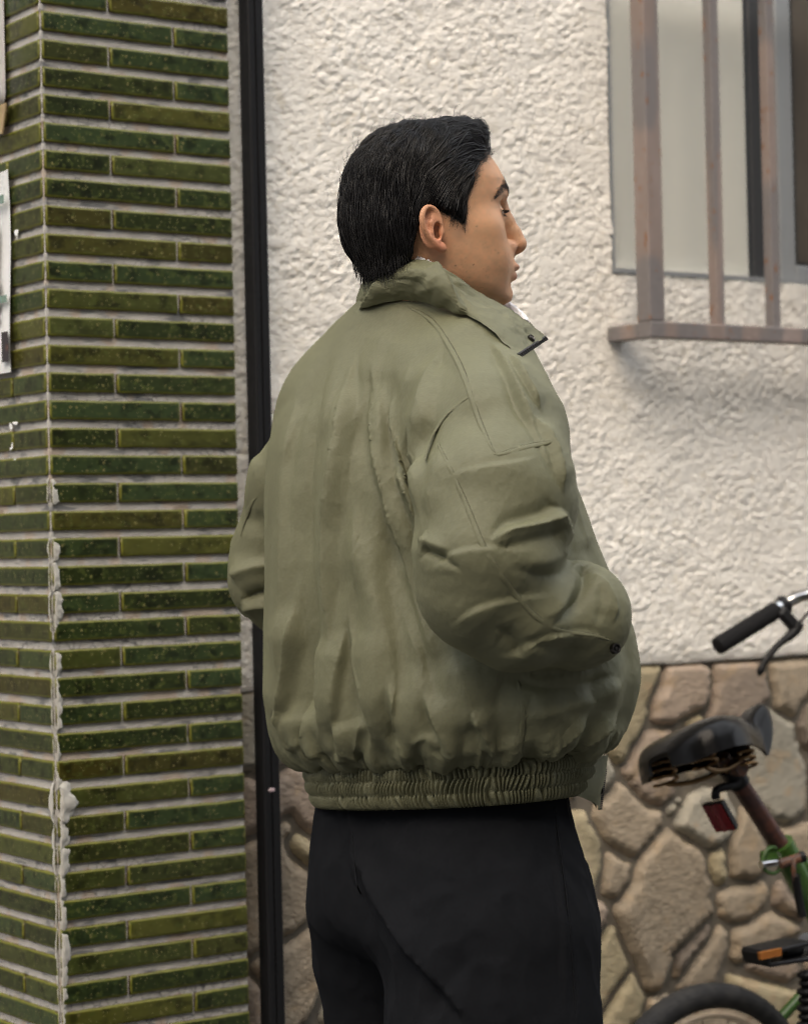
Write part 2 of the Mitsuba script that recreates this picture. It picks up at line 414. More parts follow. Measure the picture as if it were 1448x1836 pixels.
# (outline, tone): tone 0 brown, 1 yellow, 2 grey, 3 pinkish, 4 dark
STONES = [
    (zr_([(60, 150), (385, 140), (375, 215), (345, 275), (325, 330), (322, 400), (290, 450), (250, 520), (215, 590), (190, 605), (160, 570), (145, 540), (100, 500), (60, 300)]), 1),
    (zr_([(400, 140), (615, 135), (622, 230), (605, 335), (540, 365), (470, 405), (420, 415), (350, 410), (335, 390), (340, 340), (365, 260), (390, 190)]), 3),
    (zr_([(640, 134), (882, 124), (892, 220), (905, 300), (850, 345), (760, 420), (620, 415), (610, 400), (625, 300)]), 3),
    (zr_([(910, 124), (1076, 112), (1240, 104), (1240, 290), (1076, 290), (1050, 330), (1030, 385), (990, 370), (930, 330), (915, 260), (905, 190)]), 0),
    (zr_([(1060, 330), (1180, 305), (1180, 560), (1076, 540), (1045, 470), (1045, 390)]), 4),
    (zr_([(490, 415), (540, 388), (600, 376), (598, 430), (480, 440)]), 1),
    (zr_([(330, 440), (440, 440), (480, 600), (450, 760), (400, 800), (340, 790), (285, 740), (215, 650), (210, 620), (255, 540)]), 3),
    (zr_([(760, 500), (900, 350), (1020, 400), (1040, 480), (1072, 590), (1076, 800), (1055, 855), (985, 885), (915, 870), (790, 740)]), 2),
    (zr_([(130, 560), (185, 625), (180, 660), (110, 750), (60, 740), (60, 580)]), 2),
    (zr_([(190, 690), (290, 760), (400, 840), (405, 880), (330, 970), (275, 1040), (245, 1050), (200, 1020), (130, 965), (70, 860), (85, 800), (120, 750)]), 0),
    (zr_([(20, 830), (60, 870), (110, 970), (105, 1100), (85, 1210), (40, 1260), (-100, 1270), (-100, 900), (-40, 830)]), 1),
    (zr_([(140, 985), (200, 1030), (255, 1090), (240, 1160), (190, 1235), (160, 1245), (110, 1215), (110, 1150), (120, 1020)]), 0),
    (zr_([(425, 910), (460, 945), (530, 990), (600, 1040), (605, 1110), (625, 1180), (622, 1230), (645, 1310), (560, 1390), (470, 1470), (440, 1510), (430, 1590), (390, 1680), (330, 1685), (300, 1600), (250, 1500), (210, 1380), (170, 1300), (190, 1260), (260, 1130), (300, 1060), (350, 1000)]), 0),
    (zr_([(480, 850), (530, 760), (600, 720), (700, 740), (745, 830), (730, 900), (700, 960), (660, 990), (600, 1000), (560, 995), (500, 950), (455, 900)]), 2),
    (zr_([(395, 830), (450, 790), (500, 760), (480, 830), (440, 885), (412, 862)]), 2),
    (zr_([(605, 1020), (690, 1010), (695, 1090), (700, 1165), (660, 1195), (630, 1195), (625, 1130)]), 1),
    (zr_([(740, 900), (765, 800), (830, 860), (880, 1000), (900, 1060), (880, 1120), (830, 1150), (770, 1150), (715, 1135), (710, 1050), (725, 980)]), 0),
    (zr_([(645, 1240), (720, 1200), (800, 1170), (880, 1165), (905, 1190), (900, 1250), (860, 1310), (800, 1345), (720, 1355), (665, 1335)]), 0),
    (zr_([(430, 1650), (440, 1545), (480, 1485), (645, 1335), (622, 1410), (530, 1535), (450, 1650)]), 4),
    (zr_([(670, 1375), (705, 1400), (700, 1500), (680, 1570), (640, 1660), (560, 1690), (460, 1670), (545, 1550), (620, 1450)]), 0),
    (zr_([(730, 1400), (860, 1340), (920, 1310), (1010, 1360), (1060, 1400), (960, 1445), (760, 1550), (715, 1540)]), 0),
    (zr_([(765, 1562), (960, 1455), (1040, 1500), (1050, 1600), (1000, 1640), (950, 1630), (850, 1600), (740, 1575)]), 3),
    (zr_([(740, 1590), (850, 1625), (960, 1665), (1076, 1700), (1180, 1720), (1180, 1900), (900, 1900), (800, 1760), (720, 1670), (700, 1620)]), 1),
    (zr_([(905, 1270), (920, 1200), (960, 1160), (1020, 1250), (1076, 1370), (1050, 1390), (960, 1310), (900, 1300)]), 3),
    (zr_([(950, 900), (1076, 885), (1200, 890), (1200, 1100), (1076, 1080), (990, 1040), (930, 930)]), 0),
    (zr_([(60, 1250), (120, 1250), (140, 1290), (130, 1360), (80, 1430), (50, 1430), (-30, 1400), (-40, 1290)]), 3),
    (zr_([(150, 1360), (190, 1400), (230, 1500), (255, 1560), (180, 1660), (100, 1790), (70, 1850), (-30, 1850), (-20, 1450), (90, 1435)]), 1),
    (zr_([(260, 1600), (320, 1690), (300, 1800), (200, 1900), (80, 1900), (160, 1740)]), 1),
    (zr_([(345, 1700), (640, 1690), (760, 1740), (880, 1890), (330, 1900), (310, 1830)]), 0),
    (zl_([(60, 112), (430, 92), (450, 470), (340, 480), (210, 545), (105, 515), (60, 500)]), 2),
    (zl_([(60, 560), (110, 560), (210, 572), (340, 500), (500, 520), (560, 860), (470, 850), (420, 810), (350, 735), (215, 830), (125, 870), (60, 880)]), 3),
    (zl_([(365, 900), (405, 850), (480, 880), (470, 1020), (440, 1000), (370, 940)]), 1),
    (zl_([(60, 920), (125, 895), (215, 860), (340, 760), (395, 830), (355, 900), (360, 965), (460, 1050), (450, 1300), (380, 1360), (350, 1375), (235, 1425), (140, 1500), (60, 1480)]), 0),
    (zl_([(150, 1540), (230, 1490), (350, 1420), (380, 1400), (450, 1330), (560, 1400), (520, 1600), (460, 1800), (350, 1900), (260, 1900), (245, 1640), (190, 1580)]), 0),
    (zl_([(60, 1530), (130, 1545), (175, 1600), (232, 1660), (240, 1900), (60, 1900)]), 3),
    (zl_([(490, 900), (680, 900), (700, 1320), (470, 1290), (480, 1040)]), 0),
    (zl_([(450, 100), (800, 80), (820, 480), (520, 500), (465, 470)]), 0),
]
TONES = [((0.318, 0.258, 0.188), (0.400, 0.332, 0.248)), ((0.360, 0.305, 0.195), (0.425, 0.362, 0.240)), ((0.328, 0.302, 0.244), (0.385, 0.356, 0.292)),
         ((0.322, 0.256, 0.200), (0.388, 0.312, 0.248)), ((0.190, 0.157, 0.126), (0.252, 0.208, 0.168))]


def wall_xz(pts):
    return np.array([at_y(x, y, YW)[[0, 2]] for x, y in pts])


polys = []
taken = []
for pts, tone in STONES:
    q = wall_xz(pts)
    g = sg.Polygon(q).buffer(0).buffer(0.0045, join_style=2, mitre_limit=2.5).intersection(sg.box(-9, -9, 9, ZS + 0.013))
    for t in taken:
        g = g.difference(t.buffer(0.0055))
    if g.geom_type != 'Polygon':
        g = max(g.geoms, key=lambda a: a.area)
    taken.append(g)
    polys.append((g, tone))
# stones the photograph does not show: cells of a jittered grid minus the traced ones
region = sg.box(1.82, 0.05, 5.6, ZS + 0.013)
seeds = []
for _ in range(4000):
    c = np.array([1.75 + 4.0 * rng.random(), ZS * rng.random()])
    if all(np.linalg.norm(c - s) > 0.15 for s in seeds):
        seeds.append(c)
covered = shapely.union_all([t.buffer(0.002) for t in taken])
seeds = [s for s in seeds if not covered.buffer(-0.02).contains(sg.Point(s))]
ext = np.array(seeds + [(-5, -5), (10, -5), (10, 6), (-5, 6)])
vor = Voronoi(ext)
for i in range(len(seeds)):
    reg = vor.regions[vor.point_region[i]]
    if -1 in reg or len(reg) < 3:
        continue
    g = sg.Polygon(vor.vertices[reg]).intersection(region).buffer(-0.006).difference(covered.buffer(0.010))
    for h_ in getattr(g, 'geoms', [g]):
        h_ = h_.buffer(-0.012).buffer(0.012)
        if h_.geom_type == 'Polygon' and h_.area > 0.002:
            polys.append((h_, int(rng.integers(0, 4))))


def stone_mesh(g, tone, k):
    for cut in (0.004, 0.002, 0.0):
        b = g.buffer(-0.0005).buffer(-cut).buffer(cut + 0.002).buffer(-0.002)
        if not b.is_empty:
            break
    g = b if b.geom_type == 'Polygon' else max(b.geoms, key=lambda a: a.area)
    L = g.exterior.length
    n = max(16, int(L / 0.010))
    ring = np.array([g.exterior.interpolate(t * L / n).coords[0] for t in range(n)])
    ring += (meshkit.fbm(np.stack([ring[:, 0] * 38, ring[:, 1] * 38, ring[:, 0] * 0 + k], -1), 3, 1)[:, None] - 0.5) * 0.006
    gg = sg.Polygon(ring).buffer(0)
    if gg.geom_type != 'Polygon':
        gg = max(gg.geoms, key=lambda a: a.area)
    x0, y0, x1, y1 = gg.bounds
    s = 0.011
    a, b = np.meshgrid(np.arange(x0, x1, s), np.arange(y0, y1, s * 0.87))
    a = a + (np.arange(a.shape[0]) % 2)[:, None] * s / 2
    c = np.stack([a.ravel(), b.ravel()], 1) + (rng.random((a.size, 2)) - 0.5) * 0.003
    ins = shapely.contains_xy(gg.buffer(-0.006), c[:, 0], c[:, 1])
    pts = np.vstack([ring, c[ins]])
    tri = Delaunay(pts).simplices
    cen = pts[tri].mean(1)
    tri = tri[shapely.contains_xy(gg, cen[:, 0], cen[:, 1])]
    d = shapely.distance(shapely.points(pts), gg.exterior)
    d[:n] = 0
    thick = 0.013 + 0.006 * rng.random()
    hh = thick * np.clip(1 - (1 - np.clip(d / 0.0075, 0, 1)) ** 2.2, 0, 1)
    p3 = np.stack([pts[:, 0], pts[:, 1], pts[:, 0] * 0 + k * 3.7], -1)
    rough = (meshkit.fbm(p3 * np.array([13, 16, 1]), 2, 4) - 0.5) * 0.0045 + (meshkit.fbm(p3 * np.array([70, 85, 1]), 3, 8) - 0.5) * 0.0035
    hh = hh + rough * np.clip(d / 0.01, 0.15, 1)
    pl = rng.normal(size=2) * 0.02
    hh = hh + ((pts - pts.mean(0)) @ pl) * np.clip(d / 0.02, 0, 1) * 0.8
    v = np.stack([pts[:, 0], YW + 0.014 - hh, pts[:, 1]], 1)
    skirt = np.stack([ring[:, 0], np.full(n, YW + 0.035), ring[:, 1]], 1)
    m0 = len(v)
    v = np.vstack([v, skirt])
    j = np.arange(n)
    f = np.vstack([tri, np.stack([j, (j + 1) % n, m0 + j], 1), np.stack([(j + 1) % n, m0 + (j + 1) % n, m0 + j], 1)])
    uvs = np.stack([np.full(len(v), tone / 4.0), np.full(len(v), rng.random())], 1)
    return trimesh.Trimesh(v, f, process=False), uvs


def stone_colour(p, n, uv):
    t = uv.x * 4
    r = uv.y
    a, b = mi.Color3f(0), mi.Color3f(0)
    for k, (ca, cb) in enumerate(TONES):
        w = dr.maximum(0, 1 - dr.abs(t - k))
        a += mi.Color3f(ca) * w
        b += mi.Color3f(cb) * w
    ang = r * 3.1
    u, v = p.x * dr.cos(ang) + p.z * dr.sin(ang), p.z * dr.cos(ang) - p.x * dr.sin(ang)
    c = mix(a, b, fbm(u * 16, v * 70, r * 50, octaves=3)) * (0.88 + 0.24 * dr_fract(r * 17.3))
    c = mix(c, (0.40, 0.295, 0.185), smoothstep(0.55, 0.8, fbm(u * 40, v * 44, r * 31, octaves=3)) * 0.55)
    c = mix(c, c * 0.62, smoothstep(0.56, 0.80, fbm(p.x * 24, p.z * 30, r * 11, octaves=3)) * 0.7)
    g = noise(p.x * 420, p.z * 420, r * 9)
    return c * (0.80 + 0.40 * g)


def stone_bump(p, n, uv):
    return fbm(p.x * 170, p.z * 230, octaves=4) * 0.0032


bumped('stone', mikit.proc(stone_colour), mikit.proc(stone_bump, eps=1.5e-3), rough=0.9, specular=0.15)
polys = [q for q in polys if q[0].area > 0.0006]
for k, (g, tone) in enumerate(polys):
    m, uvs = stone_mesh(g, tone, k)
    add('stone', m, 'stone', house, smooth=True, uv=uvs)

bsdf('porch_render', (0.30, 0.28, 0.25), 0.9)
add('porch_wall', box((-5, 4.6, 0), (PX + 0.02, 4.8, 3.0)), 'porch_render', house)
# ---------------------------------------------------------------- window in the wall
bsdf('panel_paint', (0.60, 0.595, 0.535), 0.55, specular=0.3)
bsdf('dark_aluminium', (0.055, 0.057, 0.060), 0.4, metallic=0.3)
bsdf('silver_aluminium', (0.42, 0.44, 0.45), 0.38, metallic=0.6)
bsdf('recess_dark', (0.02, 0.02, 0.02), 0.8)


def mesh_screen(p, n, uv):
    return mix((0.060, 0.050, 0.038), (0.095, 0.080, 0.062), fbm(p.x * 9, p.z * 9, octaves=3))


bsdf('screen_cloth', mikit.proc(mesh_screen), 0.75)
xa = at_y(1333, 300, YW + 0.02)[0]                 # right end of the shutter box panel
xb = at_y(1370, 300, YW + 0.04)[0]
xc = at_y(1397, 300, YW + 0.02)[0]
xd = at_y(1412, 300, YW + 0.02)[0]
wb = WZ0
frame = cat([box((WX0, YW - 0.004, wb), (WX0 + 0.006, YW + 0.06, WZ1)), box((WX0 + 0.006, YW - 0.006, wb), (WX1, YW + 0.06, wb + 0.009))])
add('window_frame', frame, 'silver_aluminium', house, label='thin grey metal rim round the shutter panel')
pane = thing_part = house + '__window'
add('shutter_panel', box((WX0 + 0.006, YW + 0.012, wb + 0.009), (xa, YW + 0.035, WZ1), 0.002), 'panel_paint', house, label='plain greyish white shutter box panel beside the window')
add('shutter_track', cat([box((xa + 0.001, YW + 0.05, wb + 0.009), (xb, YW + 0.07, WZ1)), box((xa + 0.012, YW + 0.012, wb + 0.009), (xb - 0.006, YW + 0.05, WZ1), 0.003)]), 'dark_aluminium', house, smooth=30)
add('window_sash', cat([box((xb + 0.002, YW + 0.004, wb + 0.009), (xd, YW + 0.035, WZ1), 0.002), box((xd + 0.0005, YW + 0.004, wb + 0.009), (WX1, YW + 0.035, wb + 0.038), 0.002)]), 'silver_aluminium', house, smooth=30)
add('gasket', cat([box((xd + 0.0005, YW + 0.012, wb + 0.0385), (xd + 0.012, YW + 0.036, WZ1)), box((xd + 0.0125, YW + 0.012, wb + 0.0385), (WX1, YW + 0.036, wb + 0.046))]), 'recess_dark', house)
add('insect_screen', box((xd + 0.0125, YW + 0.022, wb + 0.0465), (WX1, YW + 0.036, WZ1)), 'screen_cloth', house)

# ---------------------------------------------------------------- grille in front of the window
def rust_paint(p, n, uv):
    c = mix((0.200, 0.155, 0.135), (0.285, 0.232, 0.215), fbm(p.x * 22 + p.y * 31, p.z * 7, octaves=3))
    c = mix(c, (0.15, 0.145, 0.15), smoothstep(0.55, 0.72, noise(p.x * 26 + p.y * 20, p.z * 5.5, 4)) * 0.75)
    c = mix(c, (0.20, 0.085, 0.035), smoothstep(0.66, 0.78, fbm(p.x * 85, p.z * 60, p.y * 80, octaves=3)) * 0.85)
    return c


bsdf('grille_paint', mikit.proc(rust_paint), 0.5, specular=0.4)
gr = thing('window_grille', 'weathered brown metal grille of square bars fixed before the window', 'window grille')
GD = 0.122                                          # how far it stands off the wall
yg = YW - GD
cx = at_y(1181, 590, yg)[0]
z_rail_top, z_rail_bot = at_y(1210, 577, yg)[2], at_y(1210, 606, yg)[2]
PS = 0.037
add('corner_post', box((cx - PS * 0.55, yg, z_rail_top), (cx + PS * 0.45, yg + PS, 2.25), 0.0025), 'grille_paint', gr, smooth=30)
add('bottom_rail', box((cx - PS * 0.55, yg - 0.001, z_rail_bot), (cx + 1.3, yg + PS - 0.002, z_rail_top), 0.002), 'grille_paint', gr, smooth=30)
add('side_bracket', box((cx - PS * 0.54, yg + PS - 0.002, z_rail_bot + 0.001), (cx + PS * 0.45, YW + 0.006, z_rail_top - 0.001), 0.002), 'grille_paint', gr, smooth=30)
add('top_rail', box((cx - PS * 0.55, yg - 0.001, 2.2502), (cx + 1.3, yg + PS - 0.002, 2.28), 0.002), 'grille_paint', gr, smooth=30)
bar_x = [at_y(1286, 540, yg + 0.012)[0], at_y(1386, 540, yg + 0.012)[0]]
dx = bar_x[1] - bar_x[0]
for k in range(8):
    x = bar_x[0] + k * dx
    if x < cx + 1.28:
        add('bar', box((x - 0.0105, yg + 0.0035, z_rail_top - 0.002), (x + 0.0105, yg + 0.0245, 2.2504), 0.0015), 'grille_paint', gr, smooth=30)
# ---------------------------------------------------------------- black post between pillar and wall
def post_colour(p, n, uv):
    return mix((0.007, 0.0073, 0.0085), (0.014, 0.0144, 0.016), fbm(p.x * 300, p.y * 300, p.z * 9, octaves=3))


bsdf('black_paint', mikit.proc(post_colour), 0.45, specular=0.25)
post = thing('square_post', 'tall slim black square metal post standing beside the green tiled pillar', 'post')
q = at_y(463, 900, YW - 0.055)
px0 = q[0]
outline = sg.box(px0, YW - 0.055, px0 + 0.0305, YW - 0.0245).buffer(-0.004).buffer(0.004)
groove = sg.box(px0 + 0.0115, YW - 0.06, px0 + 0.0150, YW - 0.0525)
m = trimesh.creation.extrude_polygon(outline.difference(groove), 2.9, engine='earcut')
add('shaft', m, 'black_paint', post, smooth=35)
add('base_plate', box((px0 - 0.03, YW - 0.085, 0.0), (px0 + 0.06, YW - 0.004, 0.008), 0.002), 'black_paint', post)
c = at_y(487, 1417, YW - 0.055)
bl = trimesh.creation.icosphere(subdivisions=2, radius=1.0)
bl.vertices = bl.vertices * np.array([0.006, 0.0012, 0.0035]) * (0.8 + 0.5 * meshkit.noise(bl.vertices * 2.1, 3))[:, None] + c
bsdf('paint_drip', (0.42, 0.33, 0.35), 0.5)
add('paint_spot', bl, 'paint_drip', post, smooth=True)

# ---------------------------------------------------------------- notice and box on the pillar's left side
bsdf('paper', (0.70, 0.71, 0.71), 0.7)
bsdf('print_dark', (0.05, 0.055, 0.055), 0.7)
bsdf('print_green', (0.16, 0.24, 0.20), 0.7)
bsdf('print_photo', mikit.proc(lambda p, n, uv: mix((0.035, 0.03, 0.035), (0.35, 0.13, 0.06), smoothstep(0.5, 0.75, noise(p.z * 42, p.y * 50, 1)))), 0.5)


def side(px, py, x):
    d = ray(px, py)
    return EYE + d * (x / d[0])


note = thing('paper_notice', 'white printed paper notice with a small photo stuck on the left side of the pillar', 'notice')
xn = PX - 0.006
A_, B_ = side(17, 303, xn), side(22, 667, xn)
y_edge = (A_[1] + B_[1]) / 2
nz, ny = 30, 14
yy, zz = np.meshgrid(np.linspace(0, 0.21, ny), np.linspace(B_[2], A_[2], nz))
t_ = (zz - B_[2]) / (A_[2] - B_[2])
yedge = B_[1] + (A_[1] - B_[1]) * t_
curl = 0.003 * np.sin(t_ * 5 + 1) + 0.004 * (1 - np.clip(yy / 0.03, 0, 1)) ** 2 * t_
sheet = np.stack([xn - curl, yedge + yy, zz], -1)
pm = grid_mesh(sheet)
add('sheet', cat([pm, grid_mesh((sheet + [0.0006, 0, 0])[:, ::-1])]), 'paper', note, smooth=True)


def printed(x0, y0, x1, y1, mat, name):
    a, b = side(x0, y0, xn - 0.0085), side(x1, y1, xn - 0.0085)
    add(name, box((xn - 0.0088, min(a[1], b[1]), min(a[2], b[2])), (xn - 0.0084, max(a[1], b[1]), max(a[2], b[2]))), mat, note)


printed(-40, 362.5, 7, 363.4, 'print_green', 'printed_line')
printed(-40, 540, 12, 540.9, 'print_green', 'printed_line')
for y in (410, 424, 438, 452, 466, 480, 494, 508, 522, 552, 574):
    printed(-40, y, {522: -1, 508: -3, 552: -2, 574: -2}.get(y, -7), y + 4, 'print_dark', 'printed_text')
printed(2.5, 596, 15, 648, 'print_photo', 'printed_photo')

boxy = thing('meter_box', 'rounded white rimmed box with a dark pane at the top left edge of the pillar', 'meter box')
xm = PX - 0.006
yr = side(9, 120, xm)[1]
zb_ = side(0, 200, xm)[2]
o = sg.box(yr, zb_, yr + 0.24, zb_ + 0.34).buffer(-0.03).buffer(0.03)
inn_ = o.buffer(-0.010)


def side_prism(poly, x0, x1):
    m = trimesh.creation.extrude_polygon(poly, abs(x1 - x0), engine='earcut')
    v = m.vertices
    return trimesh.Trimesh(np.stack([max(x0, x1) - v[:, 2], v[:, 0], v[:, 1]], 1), m.faces, process=False)


bsdf('white_plastic', (0.70, 0.69, 0.71), 0.3)
bsdf('dark_pane', (0.03, 0.03, 0.033), 0.15)
bsdf('tan_card', (0.36, 0.27, 0.15), 0.6)
add('rim', side_prism(o.difference(inn_), xm, xm - 0.02), 'white_plastic', boxy, smooth=30)
add('pane', side_prism(inn_.buffer(-0.0004), xm, xm - 0.012), 'dark_pane', boxy)
add('back_plate', side_prism(o.buffer(-0.012), xm + 0.006, xm + 0.0002), 'white_plastic', boxy)
tg = thing('tan_tag', 'small tan card hanging under the white rimmed box on the pillar', 'tag')
q0, q1, q2 = side(13, 184, PX - 0.012), side(6, 240, PX - 0.012), side(-30, 240, PX - 0.012)
tp = sg.Polygon([(q0[1], q0[2]), (q1[1], q1[2]), (q2[1], q2[2]), (q2[1], q0[2])])
add('card', side_prism(tp, PX - 0.012, PX - 0.0145), 'tan_card', tg)
# ---------------------------------------------------------------- house across the lane, behind the camera: it narrows the sky over the lane
bsdf('grey_render', (0.22, 0.21, 0.20), 0.9)
opp = thing('opposite_house', 'plain grey house across the lane from the stucco wall, outside the picture', 'house')
add('wall', box((-9, -2.6, 0), (11, -2.2, 5.2)), 'grey_render', opp)
add('roof', box((-9.3, -2.9, 5.2005), (11.3, -1.9, 5.4)), 'grey_render', opp)
# ---------------------------------------------------------------- small green bicycle parked along the wall, facing right
YB = 2.86


def rust_mix(a, b, fr, lo, hi):
    def fn(p, n, uv):
        return mix(a, b, smoothstep(lo, hi, fbm(p.x * fr, p.y * fr, p.z * fr, octaves=3)))
    return mikit.proc(fn)


bsdf('tyre_rubber', rust_mix((0.014, 0.014, 0.015), (0.028, 0.027, 0.026), 60, 0.35, 0.75), 0.75)
bsdf('rim_paint', rust_mix((0.68, 0.56, 0.42), (0.44, 0.28, 0.16), 70, 0.58, 0.85), 0.45)
bsdf('post_metal', rust_mix((0.040, 0.018, 0.016), (0.085, 0.030, 0.018), 45, 0.40, 0.75), 0.45, specular=0.5)
bsdf('green_paint', rust_mix((0.030, 0.082, 0.011), (0.044, 0.105, 0.017), 20, 0.3, 0.7), 0.28, clearcoat=0.6)
bsdf('black_plastic', (0.009, 0.009, 0.010), 0.45, specular=0.25)
bsdf('black_vinyl', (0.004, 0.004, 0.0045), 0.24, specular=0.16)
bsdf('pan_black', (0.006, 0.006, 0.006), 0.8, specular=0.1)
bsdf('grip_rubber', (0.010, 0.010, 0.011), 0.85, specular=0.2)
bsdf('chrome', (0.62, 0.62, 0.63), 0.16, metallic=1.0)
bsdf('brass_steel', (0.24, 0.15, 0.075), 0.3, metallic=1.0)
bsdf('rusty_steel', rust_mix((0.12, 0.05, 0.025), (0.07, 0.05, 0.045), 120, 0.4, 0.7), 0.6)
bsdf('red_reflector', (0.13, 0.005, 0.009), 0.12, clearcoat=1.0)
bsdf('amber_reflector', (0.30, 0.10, 0.012), 0.3, clearcoat=0.8)
bike = thing('bicycle', 'small green bicycle with black sprung saddle and rusty seat post parked along the stone wall', 'bicycle')


def B(px, py, y=YB):
    return at_y(px, py, y)


WR = 0.250                                          # outside radius of the tyre
top = B(1258, 1762)
rc = np.array([top[0], YB, top[2] - WR])
fc = rc + np.array([0.98, 0, 0])


def torus(c, R, r, squash=1.0, nu=96, nv=18):
    th = np.linspace(0, 2 * np.pi, nu, endpoint=False)
    ph = np.linspace(0, 2 * np.pi, nv, endpoint=False)
    a, b = np.meshgrid(th, ph, indexing='ij')
    rr = R + r * np.cos(b)
    v = np.stack([c[0] + rr * np.cos(a), c[1] + r * squash * np.sin(b), c[2] + rr * np.sin(a)], -1)
    v = np.concatenate([v, v[:1]], 0); v = np.concatenate([v, v[:, :1]], 1)
    return grid_mesh(v)


def wheel(c):
    w = add('wheel', torus(c, WR - 0.052, 0.010, 1.3), 'rim_paint', bike, smooth=True, label='wheel with a cream rim')
    ty = torus(c, WR - 0.0235, 0.0215, 1.0)
    blocks = []
    for k in range(72):                             # tread blocks on both shoulders
        for s in (-1, 1):
            a = (k + 0.25 * s) * 2 * np.pi / 72
            m = box((-0.0013, -0.0065, -0.0090), (0.0013, 0.0065, 0.0090), 0.0006)
            m.apply_transform(trimesh.transformations.rotation_matrix(s * 0.55, [0, 0, 1]))
            m.apply_translation([0.0, s * 0.0095, 0.0])
            m2 = trimesh.creation.box(extents=(0.0085, 0.0075, 0.003))
            m2.apply_transform(trimesh.transformations.rotation_matrix(-s * 0.72, [1, 0, 0]))
            m2.apply_translation([0, s * 0.0128, WR - 0.0078])
            m2.apply_transform(trimesh.transformations.rotation_matrix(a, [0, 1, 0]))
            m2.apply_translation(c)
            blocks.append(m2)
    add('tyre', cat([ty]), 'tyre_rubber', w, smooth=True)
    add('tread', cat(blocks), 'tyre_rubber', w, stuff=True)
    add('rim_flange', cat([torus(c + np.array([0, s * 0.011, 0]), WR - 0.0455, 0.0022, 1.0, 96, 8) for s in (-1, 1)] + [torus(c, WR - 0.058, 0.004, 2.6, 96, 12)]), 'rim_paint', w, smooth=True)
    hub = trimesh.creation.cylinder(radius=0.018, segment=[c - [0, 0.04, 0], c + [0, 0.04, 0]], sections=24)
    add('hub', hub, 'chrome', w, smooth=30)
    for k in range(20):
        a = k * 2 * np.pi / 20
        s = 1 if k % 2 else -1
        b = a + (0.5 if (k // 2) % 2 else -0.5)
        p0 = c + np.array([0.017 * math.cos(b), s * 0.03, 0.017 * math.sin(b)])
        p1 = c + np.array([(WR - 0.06) * math.cos(a), 0, (WR - 0.06) * math.sin(a)])
        add('spoke', tube([p0, p1], 0.0011, 6), 'rusty_steel', w, smooth=True)


wheel(rc)
wheel(fc)

# frame: seat tube, main tube, stays, fork
s_top, s_bot = B(1404, 1526), B(1520, 1742)
bb = s_bot
ax = (s_top - s_bot) / np.linalg.norm(s_top - s_bot)
head = fc + np.array([-0.17, 0, 0.36])
frame = add('frame', tube(np.array([s_top - ax * 0.004, s_bot]), 0.0215, 24), 'green_paint', bike, smooth=40, label='bright green painted frame')
ov = spline(np.array([s_top - ax * 0.10 + [0.02, 0, 0], (s_top + head) / 2 - [0.02, 0, 0.10], head - [0, 0, 0.06]]), 24)
add('main_tube', tube(ov, 0.024, 20), 'green_paint', frame, smooth=40)
gus = tube(spline(np.array([s_top - ax * 0.010 + [0.012, 0.0, 0.0], s_top - ax * 0.05 + [0.034, 0, -0.002], s_top - ax * 0.13 + [0.052, 0, 0.0], s_top - ax * 0.19 + [0.05, 0, 0]]), 20), np.linspace(0.014, 0.026, 20), 20)
add('gusset', gus, 'green_paint', frame, smooth=40)
add('head_tube', tube(np.array([head - [-0.02, 0, 0.08], head + [-0.02, 0, 0.06]]), 0.02, 20), 'green_paint', frame, smooth=40)
for s in (-1, 1):
    add('chain_stay', tube(np.array([bb + [-0.03, s * 0.03, 0], rc + [0.0, s * 0.055, 0]]), 0.010, 14), 'green_paint', frame, smooth=40)
    add('fork_blade', tube(np.array([head + [0.02, s * 0.02, -0.09], head + [0.035, s * 0.05, -0.13], fc + [0, s * 0.05, 0]]), 0.011, 14), 'green_paint', frame, smooth=40)
# clamp at the top of the seat tube
add('seat_clamp', cat([tube(np.array([s_top - ax * 0.016, s_top + ax * 0.016]), 0.0245, 28), box(s_top + [-0.050, -0.010, -0.018], s_top + [-0.020, 0.010, 0.004], 0.003)]), 'green_paint', frame, smooth=35)
cl = s_top + np.array([-0.040, -0.004, -0.012])
add('clamp_loop', tube(spline(cl + np.array([[0.012, -0.006, 0.020], [-0.014, -0.006, 0.014], [-0.020, -0.006, -0.006], [-0.006, -0.006, -0.020], [0.02, -0.006, -0.016]]), 24), 0.0035, 10), 'green_paint', frame, smooth=40)
add('clamp_bolt', trimesh.creation.cylinder(radius=0.0065, segment=[cl + [-0.026, -0.008, -0.004], cl + [0.03, -0.008, -0.004]], sections=20), 'chrome', frame, smooth=30)
pv0, pv1 = B(1398, 1550, YB - 0.03), B(1434, 1538, YB - 0.045)
add('lever_pivot', tube(np.array([pv0, pv1]), 0.0085, 16), 'rusty_steel', frame, smooth=40, label='rusty quick release pivot')
add('pivot_cap', tube(np.array([pv1 - (pv1 - pv0) * 0.02, pv1 + (pv1 - pv0) * 0.22]), 0.0100, 16), 'black_plastic', frame, smooth=40)
lev = spline(np.array([B(1424, 1541, YB - 0.045), B(1422, 1556, YB - 0.048), B(1427, 1590, YB - 0.045), B(1432, 1618, YB - 0.042)]), 18)
add('release_lever', tube(lev, 0.0042, 12), 'rusty_steel', frame, smooth=40)
add('lever_sleeve', tube(np.array([B(1425, 1570, YB - 0.047), B(1431, 1610, YB - 0.042), B(1438, 1643, YB - 0.04)]), 0.0075, 14), 'black_plastic', frame, smooth=40)

